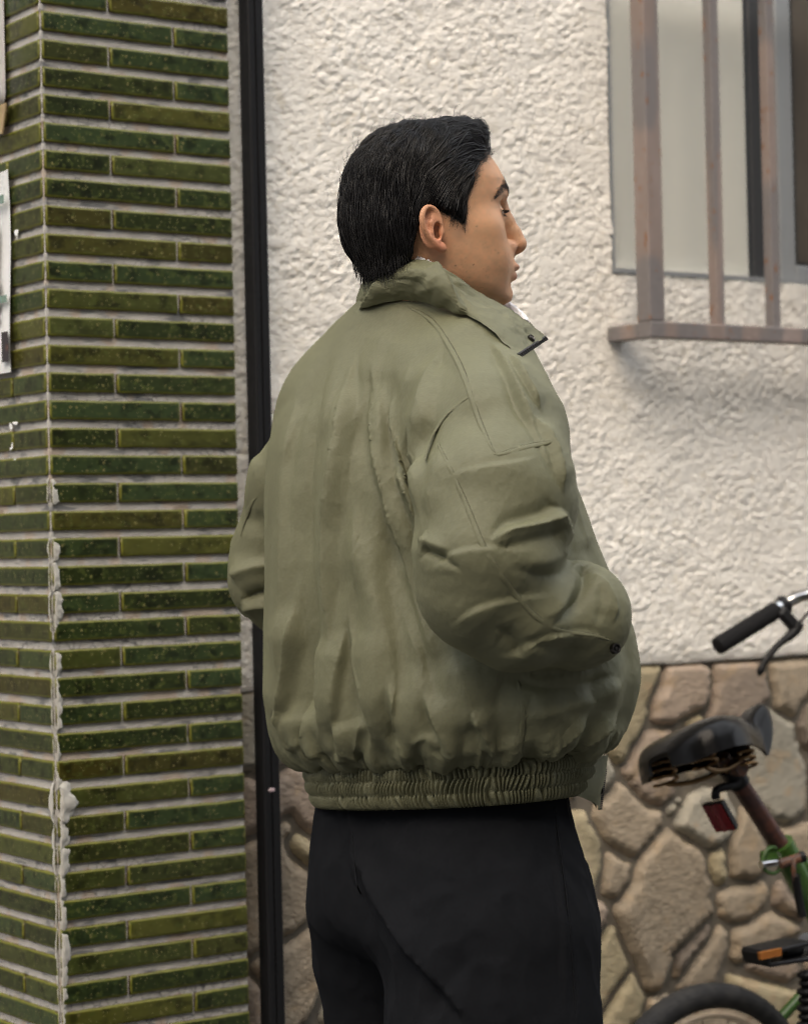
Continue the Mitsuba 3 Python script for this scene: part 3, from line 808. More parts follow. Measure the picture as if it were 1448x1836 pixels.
# seat post and saddle
post_top = B(1316, 1392)
pax = (post_top - s_top) / np.linalg.norm(post_top - s_top)
add('seat_post', tube(np.array([s_top - pax * 0.05, post_top]), 0.0168, 28), 'post_metal', bike, smooth=40, label='dark rusty red seat post')
add('post_collar', tube(np.array([post_top - pax * 0.018, post_top + pax * 0.020]), 0.0195, 24), 'black_plastic', bike, smooth=40)
sc = B(1274, 1332)
tilt = math.radians(0)
roll = math.radians(20)
sf, su = np.array([math.cos(tilt), 0, math.sin(tilt)]), np.array([-math.sin(tilt), 0, math.cos(tilt)])
sl = np.array([0, 1.0, 0]) * math.cos(roll) - su * math.sin(roll)
su = su * math.cos(roll) + np.array([0, 1.0, 0]) * math.sin(roll)


def sadd(v):
    v = np.asarray(v, float)
    return sc + v[..., :1] * sf + v[..., 1:2] * sl + v[..., 2:3] * su


xs_ = np.array([-0.125, -0.112, -0.096, -0.074, -0.047, -0.02, 0.013, 0.046, 0.073, 0.084, 0.10, 0.122, 0.135, 0.1405])
hw = np.array([0.030, 0.065, 0.088, 0.100, 0.100, 0.094, 0.080, 0.060, 0.044, 0.038, 0.034, 0.028, 0.020, 0.010])
zt = np.array([-0.012, 0.004, 0.016, 0.025, 0.031, 0.033, 0.033, 0.028, 0.022, 0.034, 0.047, 0.057, 0.052, 0.043])
zb = np.array([-0.040, -0.044, -0.041, -0.037, -0.033, -0.030, -0.028, -0.028, -0.033, -0.040, -0.026, 0.006, 0.030, 0.038])
t_ = np.linspace(xs_[0], xs_[-1], 90)
hwf, ztf, zbf = (PchipInterpolator(xs_, q)(t_) for q in (hw, zt, zb))
ph = np.linspace(0, np.pi, 41)
outer_, inner_ = [], []
for x, h_, a, b in zip(t_, hwf, ztf, zbf):
    e = 0.42
    cy, sz = np.sign(np.cos(ph)) * np.abs(np.cos(ph)) ** e, np.sin(ph) ** 0.55
    outer_.append(np.stack([np.full(41, x), h_ * cy, b + (a - b) * sz], 1))
    inner_.append(np.stack([np.full(41, x * 0.985), (h_ - 0.005) * cy, b + (a - 0.008 - b) * sz], 1))
outer_, inner_ = np.array(outer_), np.array(inner_)
cap0 = np.repeat(((outer_[0] * [1, 0, 1]).mean(0))[None], 41, 0)[None]
shell_ = np.concatenate([outer_, inner_[::-1]], 0)
shell_ = np.concatenate([shell_, shell_[:1]], 0)
sh = grid_mesh(sadd(shell_))
rimedge = [grid_mesh(sadd(np.stack([outer_[:, k], inner_[:, k]], 1))) for k in (0, 40)]
saddle = add('saddle', cat([sh] + rimedge), 'black_vinyl', bike, smooth=50, label='black vinyl saddle with a raised nose')
under = add('saddle_pan', grid_mesh(sadd(inner_[4:62, 2:39] * [0.96, 0.92, 1] - [0, 0, 0.004])), 'pan_black', saddle, smooth=True)
for s in (-1, 1):
    c = np.array([-0.074, s * 0.052, -0.030])
    a = np.linspace(0, 2 * np.pi * 3.5, 120)
    add('coil_spring', tube(sadd(np.stack([c[0] + 0.021 * np.cos(a), c[1] + 0.021 * np.sin(a), c[2] + 0.022 - 0.044 * a / a[-1]], 1)), 0.0028, 8), 'brass_steel', saddle, smooth=True)
    add('saddle_rail', tube(sadd(spline(np.array([[-0.074, s * 0.052, -0.052], [-0.03, s * 0.035, -0.056], [0.02, s * 0.022, -0.046], [0.07, s * 0.012, -0.020]]), 30)), 0.0042, 10), 'brass_steel', saddle, smooth=True)
for k in range(3):
    a = np.linspace(-2.5, 2.5, 40)
    add('wire_spring', tube(sadd(np.stack([0.035 + 0.045 * np.cos(a) * 0.5, 0.06 * np.sin(a) * 0.5 - 0.02, -0.030 - 0.011 * k + 0 * a], 1)), 0.0028, 8), 'brass_steel', saddle, smooth=True)
add('saddle_clamp', cat([tube(np.array([post_top + pax * 0.022 + [0, -0.035, 0], post_top + pax * 0.022 + [0, 0.035, 0]]), 0.014, 18), tube(np.array([post_top + pax * 0.01, post_top + pax * 0.045]), 0.013, 18)]), 'rusty_steel', saddle, smooth=40)
# reflector under the saddle
rk = B(1283, 1432, YB - 0.01)
br_ = spline(np.array([post_top + [-0.004, -0.012, -0.004], B(1296, 1412, YB - 0.012), B(1284, 1418, YB - 0.011), rk]), 16)
add('reflector_bracket', cat([tube(br_, 0.0075, 12)]), 'black_plastic', bike, smooth=40)
R1, R2, R3, R4 = (B(x, y, yy) for x, y, yy in ((1258, 1446, YB + 0.012), (1292, 1441, YB - 0.030), (1318, 1488, YB - 0.030), (1283, 1492, YB + 0.012)))
nrm = np.cross(R2 - R1, R4 - R1); nrm /= np.linalg.norm(nrm)
nrm *= np.sign(nrm @ (EYE - R1))
n_ = 14
u, v = np.meshgrid(np.linspace(0, 1, n_), np.linspace(0, 1, n_))
face_ = R1 + (R2 - R1) * u[..., None] + (R4 - R1) * v[..., None] + ((R3 - R2) - (R4 - R1)) * (u * v)[..., None]
rel = (((np.indices(u.shape).sum(0) % 2) * 0.0012) + 0.003 * (np.abs(u - 0.52) < 0.06))[..., None] * nrm
lens = add('reflector', grid_mesh(face_ + rel), 'red_reflector', bike, label='red plastic rear reflector')
g0 = np.stack([R1, R2, R3, R4])
cc = g0.mean(0)
housing = trimesh.convex.convex_hull(np.vstack([cc + (g0 - cc) * 1.07 - nrm * 0.0015, cc + (g0 - cc) * 0.98 - nrm * 0.012]))
add('reflector_housing', housing, 'black_plastic', lens)

# cranks, pedal, chain
add('chain_ring', cat([torus(bb + [0, -0.045, 0], 0.082, 0.0035, 1.0, 80, 8), trimesh.creation.cylinder(radius=0.05, segment=[bb + [0, -0.048, 0], bb + [0, -0.044, 0]], sections=40)]), 'chrome', bike, smooth=35)
yc = YB - 0.075
cr0, cr1 = bb + np.array([0, -0.06, 0]), B(1443, 1706, yc)
add('crank', tube(np.array([cr0, cr1]), 0.011, 14), 'chrome', bike, smooth=40)
add('crank', tube(np.array([bb + [0, 0.06, 0], 2 * bb - cr1 + [0, 0.0, 0]]), 0.011, 14), 'chrome', bike, smooth=40)
add('crank_boss', tube(np.array([B(1446, 1690, yc), B(1446, 1690, yc - 0.02)]), 0.016, 24), 'chrome', bike, smooth=40)
pa, pb, pc, pd = B(1352, 1706, yc - 0.05), B(1432, 1688, yc - 0.05), B(1432, 1716, yc - 0.05), B(1357, 1727, yc - 0.05)


def bar_between(p, q, t, d):
    e = (q - p) / np.linalg.norm(q - p)
    m = box((0, -d, -t), (np.linalg.norm(q - p), d, t), t * 0.4)
    M = np.eye(4); M[:3, 0] = e; M[:3, 1] = [0, 1, 0] - e * e[1]; M[:3, 1] /= np.linalg.norm(M[:3, 1]); M[:3, 2] = np.cross(M[:3, 0], M[:3, 1]); M[:3, 3] = p
    m.apply_transform(M)
    return m


pedal = add('pedal', cat([bar_between(pa, pb, 0.0035, 0.03), bar_between(pd, pc, 0.0035, 0.03), bar_between(pa, pd, 0.0035, 0.03), tube(np.array([(pb + pc) / 2, (pa + pd) / 2 * 0.35 + (pb + pc) / 2 * 0.65]), 0.009, 14), tube(np.array([(pb + pc) / 2 + [-.006, 0, 0], cr1]), 0.0125, 16)]), 'black_plastic', bike, smooth=30, label='black pedal with an amber reflector')
qa, qb, qc_, qd = B(1362, 1709, yc - 0.083), B(1401, 1701, yc - 0.083), B(1401, 1714, yc - 0.083), B(1364, 1722, yc - 0.083)
add('pedal_reflector', trimesh.convex.convex_hull(np.vstack([[qa, qb, qc_, qd], np.array([qa, qb, qc_, qd]) + [0, 0.006, 0]])), 'amber_reflector', pedal)
# black sleeved lock cable coiled at the bottom bracket
for k in range(7):
    c = B(1447 - k * 0.2, 1748 + k * 15, YB - 0.09)
    m = trimesh.creation.icosphere(subdivisions=3)
    m.vertices = m.vertices * [0.020, 0.016, 0.0085] + c + np.array([0.004 * (k % 2), 0, 0])
    add('lock_bead', m, 'black_plastic', bike, smooth=True)

# handlebar: left grip near the wall, chrome bar curving up, brake lever
g0, g1 = B(1284, 1160, 3.075), B(1391, 1094, 3.055)
gax = (g1 - g0) / np.linalg.norm(g1 - g0)
prof, rad = [], []
for k in range(41):
    t = k / 40
    prof.append(g0 + (g1 - g0) * t)
    rad.append(0.0165 + 0.0009 * (math.sin(k * 2.2) * 0.4 + (k % 2) * 0.5) - (0.004 if k == 0 else 0))
add('handlebar_grip', tube(np.array(prof), np.array(rad), 28), 'grip_rubber', bike, smooth=50, label='black ribbed rubber handlebar grip')
bar = spline(np.array([g1 - gax * 0.02, g1 + gax * 0.012, B(1418, 1077, 3.045), B(1448, 1066, 3.02), B(1490, 1072, 2.98), B(1530, 1090, 2.90), B(1535, 1092, YB)]), 60)
mir = bar[::-1].copy(); mir[:, 1] = 2 * YB - mir[:, 1]
add('handlebar', tube(np.vstack([bar[:-1], mir]), 0.0112, 20), 'chrome', bike, smooth=True, label='curved chrome handlebar')
gm0, gm1 = g0.copy(), g1.copy(); gm0[1] = 2 * YB - gm0[1]; gm1[1] = 2 * YB - gm1[1]
prof2 = [gm0 + (gm1 - gm0) * t for t in np.linspace(0, 1, 12)]
add('handlebar_grip', tube(np.array(prof2), 0.0168, 24), 'grip_rubber', bike, smooth=50)
add('stem', tube(np.array([head + [-0.02, 0, 0.05], [bar[-1][0], YB, bar[-1][2]]]), 0.014, 18), 'chrome', bike, smooth=40)
add('grip_ring', cat([tube(np.array([g1 + gax * 0.001, g1 + gax * 0.010]), 0.0160, 24)]), 'chrome', bike, smooth=40)
add('brake_clamp', cat([tube(np.array([g1 + gax * 0.011, g1 + gax * 0.024]), 0.0185, 24), bar_between(B(1398, 1094, 3.04), B(1428, 1128, 3.03), 0.012, 0.009)]), 'black_plastic', bike, smooth=35)
lv = spline(np.array([B(1430, 1118, 3.03), B(1420, 1136, 3.03), B(1400, 1152, 3.032), B(1378, 1176, 3.036), B(1364, 1200, 3.04), B(1361, 1212, 3.042)]), 30)
add('brake_lever', tube(lv, np.concatenate([np.linspace(0.012, 0.0068, 12), np.linspace(0.0066, 0.0060, 14), [0.0072, 0.0075, 0.006, 0.003]]), 16), 'black_plastic', bike, smooth=True, label='black curved brake lever')
add('brake_cable', tube(spline(np.array([B(1428, 1122, 3.03), B(1444, 1104, 3.02), B(1470, 1080, 3.0), B(1520, 1070, 2.92), head + [0.05, 0.02, 0.1], head + [0.03, 0.02, -0.02]]), 50), 0.0027, 8), 'black_plastic', bike, smooth=True)
# ---------------------------------------------------------------- sculpting tools: signed distances, surface nets, fold strokes
ORIGIN = at_d(780, 935, MAN)
AX, BX, CX = R0, Z0, -F0                            # the man's frame: across, up, towards the street side


def P(px, py, c=0.0):
    """Spot of the photograph -> (across, up, near) in the man's frame, for a point standing c nearer than the man's middle."""
    w = at_d(px, py, MAN - c) - ORIGIN
    return np.array([w @ AX, w @ BX, w @ CX])


def world(v):
    return ORIGIN + v[:, :1] * AX + v[:, 1:2] * BX + v[:, 2:3] * CX


def smin(a, b, k):
    h = np.clip(0.5 + 0.5 * (b - a) / k, 0, 1)
    return b + (a - b) * h - k * h * (1 - h)


def smax(a, b, k):
    return -smin(-a, -b, k)


def sd_cone(p, a, b, ra, rb, sq=None):
    """A capsule whose radius runs from ra to rb."""
    a, b = np.asarray(a, np.float32), np.asarray(b, np.float32)
    d = b - a
    t = np.clip(((p - a) @ d) / (d @ d + 1e-12), 0, 1)
    q = p - a - t[..., None] * d
    if sq is not None:
        q = q / np.asarray(sq, np.float32)
    return np.sqrt((q * q).sum(-1)) - (ra + (rb - ra) * t)


def sd_ell(p, c, r):
    r = np.asarray(r, np.float32)
    q = (p - np.asarray(c, np.float32)) / r
    k = np.sqrt((q * q).sum(-1))
    return (k - 1) * r.min() if np.ptp(r) < 1e-9 else (k - 1) * k / (np.sqrt(((q / r) ** 2).sum(-1)) + 1e-9)


def sd_chain(p, pts, radii, k=0.0):
    d = None
    for i in range(len(pts) - 1):
        e = sd_cone(p, pts[i], pts[i + 1], radii[i], radii[i + 1])
        d = e if d is None else (np.minimum(d, e) if k == 0 else smin(d, e, k))
    return d


def surface_nets(fn, lo, hi, h):
    """The zero surface of fn(points) in a box, as (vertices, quads)."""
    lo, hi = np.asarray(lo, float), np.asarray(hi, float)
    n = np.ceil((hi - lo) / h).astype(int) + 1
    F = np.empty(n, np.float32)
    y, z = [lo[k] + np.arange(n[k]) * h for k in (1, 2)]
    for s in range(0, n[0], 16):
        x = lo[0] + np.arange(s, min(s + 16, n[0])) * h
        F[s:s + len(x)] = fn(np.stack(np.meshgrid(x, y, z, indexing='ij'), -1).astype(np.float32))
    S = F < 0
    acc = np.zeros(tuple(n - 1) + (3,), np.float32)
    cnt = np.zeros(tuple(n - 1), np.float32)
    quads = []
    crossing = []
    for ax in range(3):
        sl0 = [slice(None)] * 3; sl1 = [slice(None)] * 3
        sl0[ax] = slice(0, -1); sl1[ax] = slice(1, None)
        f0, f1 = F[tuple(sl0)], F[tuple(sl1)]
        x = np.argwhere(S[tuple(sl0)] != S[tuple(sl1)])
        t = f0[tuple(x.T)] / (f0[tuple(x.T)] - f1[tuple(x.T)])
        pt = x.astype(np.float32)
        pt[:, ax] += t
        o = [k for k in range(3) if k != ax]
        for da in (0, 1):
            for db in (0, 1):
                c = x.copy(); c[:, o[0]] -= da; c[:, o[1]] -= db
                ok = ((c >= 0) & (c < n - 1)).all(1)
                np.add.at(acc, tuple(c[ok].T), pt[ok]); np.add.at(cnt, tuple(c[ok].T), 1)
        crossing.append((ax, x, f0[tuple(x.T)] < 0))
    idx = np.full(tuple(n - 1), -1, np.int64)
    w = np.argwhere(cnt > 0)
    idx[tuple(w.T)] = np.arange(len(w))
    V = lo + (acc[tuple(w.T)] / cnt[tuple(w.T)][:, None]) * h
    for ax, x, ins in crossing:
        o = [(ax + 1) % 3, (ax + 2) % 3]
        def cell(da, db):
            c = x.copy(); c[:, o[0]] -= da; c[:, o[1]] -= db
            ok = ((c >= 0) & (c < n - 1)).all(1)
            r = np.full(len(c), -1); r[ok] = idx[tuple(c[ok].T)]
            return r
        q = np.stack([cell(1, 1), cell(0, 1), cell(0, 0), cell(1, 0)], 1)
        ok = (q >= 0).all(1)
        q, i = q[ok], ins[ok]
        q[~i] = q[~i][:, ::-1]
        quads.append(q)
    Q = np.vstack(quads)
    return trimesh.Trimesh(V, np.vstack([Q[:, [0, 1, 2]], Q[:, [0, 2, 3]]]), process=False)


def relax(m, n=4, lam=0.5):
    """Laplacian smoothing, alternating in and out so that nothing shrinks."""
    e = m.edges_unique
    deg = np.bincount(e.ravel(), minlength=len(m.vertices))[:, None]
    v = np.array(m.vertices)
    for k in range(2 * n):
        s = np.zeros_like(v)
        np.add.at(s, e[:, 0], v[e[:, 1]]); np.add.at(s, e[:, 1], v[e[:, 0]])
        v = v + (lam if k % 2 == 0 else -lam * 1.04) * (s / np.maximum(deg, 1) - v)
    return trimesh.Trimesh(v, m.faces, process=False)


def split4(m):
    v, f = trimesh.remesh.subdivide(m.vertices, m.faces)
    return trimesh.Trimesh(v, f, process=False)


def normals(m):
    return meshkit.arrays(m, True)[2]


class Stroke:
    """A fold along a curve (photo spots, standing c nearer): kind r ridge, v valley, s a lap that falls off steeply on its right-hand side (l: left-hand)."""

    def __init__(self, pts, kind, width, amp, c=0.1, taper=(0.25, 0.25)):
        q = np.array([P(x, y, c)[:2] for x, y in pts])
        n = max(24, int(np.linalg.norm(np.diff(q, axis=0), axis=1).sum() / 0.003))
        self.q = spline(q, n)
        t = np.linspace(0, 1, n)
        a, b = taper
        self.env = np.clip(t / max(a, 1e-6), 0, 1) * np.clip((1 - t) / max(b, 1e-6), 0, 1)
        self.env = self.env * self.env * (3 - 2 * self.env)
        g = np.gradient(self.q, axis=0)
        self.t = g / np.linalg.norm(g, axis=1, keepdims=True)
        self.kind, self.w, self.a = kind, width, amp

    def __call__(self, ab, out, weight):
        lo, hi = self.q.min(0) - 3.2 * self.w, self.q.max(0) + 3.2 * self.w
        near = np.nonzero(((ab > lo) & (ab < hi)).all(1) & (weight > 0.01))[0]
        if not len(near):
            return
        d, i = cKDTree(self.q).query(ab[near])
        r = ab[near] - self.q[i]
        s = self.t[i, 0] * r[:, 1] - self.t[i, 1] * r[:, 0]       # positive: left of the running direction
        w = self.w * (0.22 + 0.78 * self.env[i])
        along = np.exp(-(np.maximum(0, d * d - s * s)) / (w * w))
        if self.kind in 'rv':
            f = np.exp(-1.35 * (np.sqrt(d * d + 0.06 * w * w) - 0.245 * w) / w) * (1 if self.kind == 'r' else -1) * np.clip(3.0 - d / w, 0, 1)
        else:
            if self.kind == 'l':
                s = -s
            f = np.where(s > 0, np.exp(-(s / (1.5 * w)) ** 1.6), np.exp(-(s / (0.42 * w)) ** 2) * 1.28 - 0.28 * np.exp(-((s + 0.62 * w) / (0.55 * w)) ** 2))
        out[near] += self.a * self.env[i] * f * weight[near] * (along if True else 1)
# ---------------------------------------------------------------- the man: jacket
man = thing('person', 'man in profile with black hair, olive green zip jacket and black trousers, hands in pockets', 'person')
PHI = math.radians(50)                              # he faces right and this much away
WD, TD = np.array([math.sin(PHI), math.cos(PHI)]), np.array([-math.cos(PHI), math.sin(PHI)])     # his right hand side, his back (in across, near)

#       py    left  right  c0    thickness/width
ROWS = [(505, 668, 790, -0.01, 0.79), (540, 640, 820, -0.01, 0.69), (565, 612, 852, -0.01, 0.60), (600, 578, 886, -0.01, 0.54), (645, 547, 918, -0.01, 0.56), (690, 525, 943, -0.01, 0.60), (750, 502, 970, -0.01, 0.64),
        (850, 488, 1002, -0.01, 0.68), (950, 485, 1040, -0.01, 0.70), (1050, 485, 1080, -0.01, 0.72), (1150, 486, 1114, -0.01, 0.74), (1220, 488, 1121, -0.01, 0.74),
        (1270, 492, 1113, -0.01, 0.74), (1305, 502, 1100, -0.01, 0.73), (1335, 520, 1086, -0.01, 0.72), (1352, 542, 1064, -0.01, 0.71), (1364, 558, 1050, -0.01, 0.70), (1378, 572, 1040, -0.01, 0.70)]
B_T0, B_T1 = P(800, 1060)[1], P(800, 1366)[1]


def hem_tilt(p):
    """The hem is hitched up towards the front and the near side by the hands in the pockets."""
    w = np.clip((B_T0 - p[..., 1]) / (B_T0 - B_T1), 0, 1)
    return w * w * (3 - 2 * w) * (0.05 * p[..., 0] + 0.05 * p[..., 2])


rows = []
for py, l, r, c0, k in ROWS:
    a, b = P(l, py, c0 - 0.02), P(r, py, c0 + 0.02)
    half = (b[0] - a[0]) / 2
    w = half / math.sqrt(WD[0] ** 2 + (k * TD[0]) ** 2)
    rows.append(((a[1] + b[1]) / 2, (a[0] + b[0]) / 2, c0, w, k * w))
rows = np.array(rows)[::-1]
ROWFN = PchipInterpolator(rows[:, 0], rows[:, 1:], extrapolate=False)
B_LO, B_HI = rows[0, 0], rows[-1, 0]


def torso_sdf(p):
    py_ = p[..., 1] - hem_tilt(p)
    b = np.clip(py_, B_LO, B_HI)
    bb = np.linspace(B_LO, B_HI, 600)
    tab = ROWFN(bb).astype(np.float32)
    a0, c0, w, t = (np.interp(b, bb, tab[:, k]).astype(np.float32) for k in range(4))
    x, z = p[..., 0] - a0, p[..., 2] - c0
    u, v = x * WD[0] + z * WD[1], x * TD[0] + z * TD[1]
    n = 2.35
    k = (np.abs(u / w) ** n + np.abs(v / t) ** n) ** (1 / n)
    d = (k - 1) * np.minimum(w, t) * 0.9
    d = smax(d, p[..., 1] - (B_HI - 0.004), 0.02)
    return smax(d, (B_LO + 0.017) - py_, 0.006)


RARM = [P(842, 690, 0.095), P(882, 785, 0.175), P(888, 900, 0.250), P(872, 1000, 0.28), P(865, 1058, 0.275), P(932, 1102, 0.262), P(1035, 1106, 0.215), P(1060, 1120, 0.175)]
RRAD = [0.076, 0.089, 0.092, 0.082, 0.068, 0.063, 0.061, 0.042]
LARM = [P(612, 735, -0.10), P(535, 860, -0.155), P(490, 990, -0.20), P(486, 1045, -0.20), P(560, 1140, -0.24)]
LRAD = [0.058, 0.056, 0.053, 0.050, 0.050]
RCUFF = [P(1040, 1122, 0.15), P(1085, 1145, 0.11)]


def arm_r(p):
    return sd_chain(p, RARM, RRAD, 0.03)


def arm_l(p):
    return sd_chain(p, LARM, LRAD, 0.03)


def jacket_sdf(p):
    t, r, l = torso_sdf(p), arm_r(p), arm_l(p)
    up = np.clip((p[..., 1] - P(0, 880)[1]) / (P(0, 710)[1] - P(0, 880)[1]), 0, 1)
    k = 0.012 + 0.048 * up ** 1.5
    return smin(smin(t, r, k), l, k)


jk = surface_nets(jacket_sdf, (-0.33, P(0, 1400)[1] - 0.01, -0.36), (0.33, P(0, 495)[1], 0.43), 0.0062)
jk = relax(jk, 6)
V = np.array(jk.vertices)
N = normals(jk)
v32 = V.astype(np.float32)
dt, da_, dl = torso_sdf(v32), arm_r(v32), arm_l(v32)
face = np.clip((N[:, 2] + 0.15) / 0.35, 0, 1)
soft = lambda d: np.clip(0.5 + d / 0.034, 0, 1)    # noqa: E731
is_r, is_l = soft(dt - da_), soft(dt - dl)
low = np.clip((P(0, 700)[1] - V[:, 1]) / 0.08, 0, 1)
is_r, is_l = is_r * np.clip(0.3 + low, 0, 1), is_l
masks = {'t': face * (1 - is_r * low) * (1 - is_l), 'r': face * np.clip(is_r, 0, 1), 'l': np.clip((N[:, 2] + 0.6) / 0.3, 0, 1) * is_l, 'b': face}

S = []


def fold(part, pts, kind, w, a, c=None, taper=(0.25, 0.25)):
    S.append((part, Stroke(pts, kind, w * 0.000744, a * {'t': 0.0022 if pts[0][1] < 1090 else 0.0014, 'b': 0.0022, 'r': 0.0018, 'l': 0.0017}[part], {'t': 0.10, 'r': 0.29, 'l': -0.15, 'b': 0.16}[part] if c is None else c, taper)))


# back: drapes hanging from the shoulders, gathered at the hem
fold('b', [(794, 612), (776, 676), (762, 734), (752, 797), (748, 860), (754, 950)], 'l', 22, 6.0, 0.17, (0.25, 0.35))
fold('b', [(800, 640), (783, 700), (770, 750), (760, 800)], 'r', 11, 4, 0.18, (0.3, 0.3))
fold('t', [(709, 688), (709, 734), (719, 786), (740, 845), (756, 915)], 's', 14, 5.0, 0.14, (0.4, 0.4))
fold('t', [(690, 700), (695, 760), (712, 840), (738, 920)], 'v', 13, 3, 0.14, (0.3, 0.4))
fold('t', [(731, 762), (735, 807), (747, 860), (758, 925)], 's', 11, 4.5, 0.16, (0.25, 0.4))
fold('t', [(712, 830), (728, 870), (748, 930), (768, 1010), (790, 1070)], 's', 14, 7.5, 0.15, (0.2, 0.4))
fold('t', [(668, 640), (672, 755), (684, 839), (704, 912), (722, 1000), (740, 1090)], 's', 24, 7.5, 0.12, (0.3, 0.4))
fold('t', [(640, 600), (622, 720), (608, 830), (597, 930), (590, 1050), (588, 1180)], 'l', 32, 7.5, 0.10, (0.3, 0.3))
fold('t', [(600, 620), (572, 720), (560, 830), (557, 960), (561, 1073), (553, 1194), (548, 1320)], 'v', 22, 7, 0.05, (0.3, 0.1))
fold('t', [(540, 690), (522, 790), (516, 900), (516, 1000), (512, 1130), (508, 1240)], 'r', 20, 6.5, 0.02)
fold('t', [(640, 760), (636, 860), (640, 980), (652, 1080)], 'r', 30, 3.5, 0.12)
fold('t', [(676, 900), (722, 1060), (762, 1190), (790, 1262)], 'v', 34, 7, 0.14, (0.3, 0.25))
fold('t', [(640, 900), (654, 1010), (694, 1140), (718, 1250), (728, 1330)], 'r', 34, 4.5, 0.13)
fold('t', [(700, 980), (736, 1075), (787, 1196)], 'r', 13, 2.6, 0.16)
fold('t', [(626, 1095), (640, 1150), (657, 1205), (668, 1280), (664, 1350)], 's', 26, 9, 0.12, (0.35, 0.4))
fold('t', [(622, 1120), (606, 1190), (598, 1250), (602, 1330)], 'l', 22, 5.5, 0.12, (0.3, 0.4))
fold('t', [(534, 1060), (524, 1173), (505, 1275), (500, 1320)], 'l', 22, 6.5, 0.0, (0.35, 0.3))
fold('t', [(566, 1120), (574, 1180), (580, 1250), (576, 1330)], 's', 18, 6, 0.05, (0.3, 0.4))
fold('t', [(503, 1265), (510, 1310), (530, 1352)], 's', 13, 6, 0.0, (0.3, 0.2))
fold('t', [(552, 1245), (551, 1300), (566, 1362)], 's', 14, 8, 0.05, (0.35, 0.1))
fold('t', [(695, 1215), (712, 1268), (722, 1320), (724, 1370)], 's', 20, 8, 0.14, (0.35, 0.15))
fold('t', [(756, 1235), (784, 1284), (800, 1322), (802, 1365)], 's', 20, 9, 0.16, (0.35, 0.15))
fold('t', [(838, 1262), (866, 1310), (874, 1352)], 's', 18, 8, 0.16, (0.35, 0.15))
fold('t', [(734, 1336), (760, 1316), (792, 1346)], 'r', 11, 5, 0.16)
fold('t', [(650, 1280), (646, 1320), (634, 1365)], 'l', 16, 6, 0.12, (0.3, 0.1))
fold('t', [(598, 1290), (610, 1330), (608, 1368)], 's', 14, 6, 0.1, (0.3, 0.1))
fold('t', [(812, 1170), (832, 1240), (846, 1320)], 'r', 30, 5, 0.18)
fold('t', [(905, 1200), (888, 1290), (900, 1355)], 'v', 26, 6, 0.18)
for pts, w, a in [([(622, 640), (600, 691), (585, 736), (572, 786), (562, 860), (556, 960)], 9, 2.2), ([(628, 640), (623, 681), (614, 736), (607, 800), (598, 900), (592, 1010)], 8, 1.8),
                  ([(664, 672), (642, 732), (630, 790), (622, 880), (618, 980)], 8, 1.8), ([(700, 640), (690, 700), (688, 770), (700, 850)], 8, 1.8), ([(580, 660), (556, 720), (540, 800), (532, 900), (528, 1010)], 9, 2.0),
                  ([(742, 640), (728, 700), (724, 760), (733, 820)], 8, 2.0), ([(556, 700), (528, 770), (512, 850)], 8, 1.6), ([(640, 1020), (632, 1090), (640, 1160)], 9, 1.6), ([(592, 1010), (584, 1100), (570, 1200)], 9, 2.0),
                  ([(700, 1010), (716, 1090), (744, 1170), (770, 1230)], 8, 1.8), ([(820, 1150), (800, 1200), (806, 1260)], 9, 1.6), ([(540, 1010), (532, 1110), (515, 1200)], 8, 1.6)]:
    fold('t', pts, 'r', w, a, 0.10, (0.35, 0.4))
fold('t', [(664, 662), (669, 712), (674, 800), (684, 880)], 'v', 7, 2.6, 0.12, (0.25, 0.5))
# front pouch under the forearm
fold('t', [(870, 1192), (960, 1224), (1040, 1226), (1104, 1200)], 'v', 20, 8, 0.16, (0.25, 0.3))
fold('t', [(926, 1290), (988, 1264), (1061, 1246), (1124, 1218)], 'r', 24, 8, 0.15, (0.3, 0.2))
fold('t', [(955, 1358), (1008, 1320), (1046, 1270)], 's', 18, 8, 0.15, (0.3, 0.3))
fold('t', [(995, 1356), (1056, 1320), (1110, 1270)], 's', 15, 7, 0.12, (0.3, 0.3))
fold('t', [(1026, 1360), (1072, 1332), (1106, 1296)], 's', 13, 6, 0.10, (0.3, 0.3))
fold('t', [(1052, 1265), (1070, 1216), (1100, 1214)], 'v', 10, 5, 0.13)
fold('t', [(950, 1236), (942, 1290), (934, 1356)], 'v', 5, 2.5, 0.17, (0.1, 0.1))
# right sleeve
fold('r', [(872, 978), (904, 958), (946, 947), (988, 931), (1010, 914)], 'l', 26, 8.0, 0.29, (0.3, 0.12))
fold('r', [(880, 992), (930, 972), (975, 960), (1008, 944)], 'v', 20, 6.5, 0.29, (0.3, 0.2))
fold('r', [(900, 1010), (950, 1028), (990, 1030), (1036, 996)], 'v', 12, 3.2, 0.27, (0.4, 0.1))
fold('r', [(930, 1002), (980, 1004), (1022, 978)], 'r', 14, 2.0, 0.27, (0.3, 0.2))
fold('r', [(1046, 1006), (1044, 1052), (1022, 1090), (975, 1120)], 'v', 14, 8, 0.25, (0.1, 0.45))
fold('r', [(1028, 1000), (1022, 1045), (1000, 1084), (960, 1104)], 'r', 15, 3.5, 0.25, (0.2, 0.4))
fold('r', [(1052, 1016), (1082, 1052), (1094, 1084), (1084, 1118)], 'l', 12, 2.5, 0.2, (0.3, 0.3))
fold('r', [(1064, 1036), (1070, 1080), (1052, 1120)], 'v', 10, 2.2, 0.2, (0.3, 0.3))
fold('r', [(757, 984), (772, 992), (800, 1006), (830, 1030)], 'v', 8, 7, 0.27, (0.02, 0.7))
fold('r', [(754, 966), (774, 976), (810, 988)], 'r', 10, 3.5, 0.27, (0.05, 0.6))
fold('r', [(880, 1120), (915, 1145), (928, 1180)], 'v', 14, 5, 0.28, (0.4, 0.2))
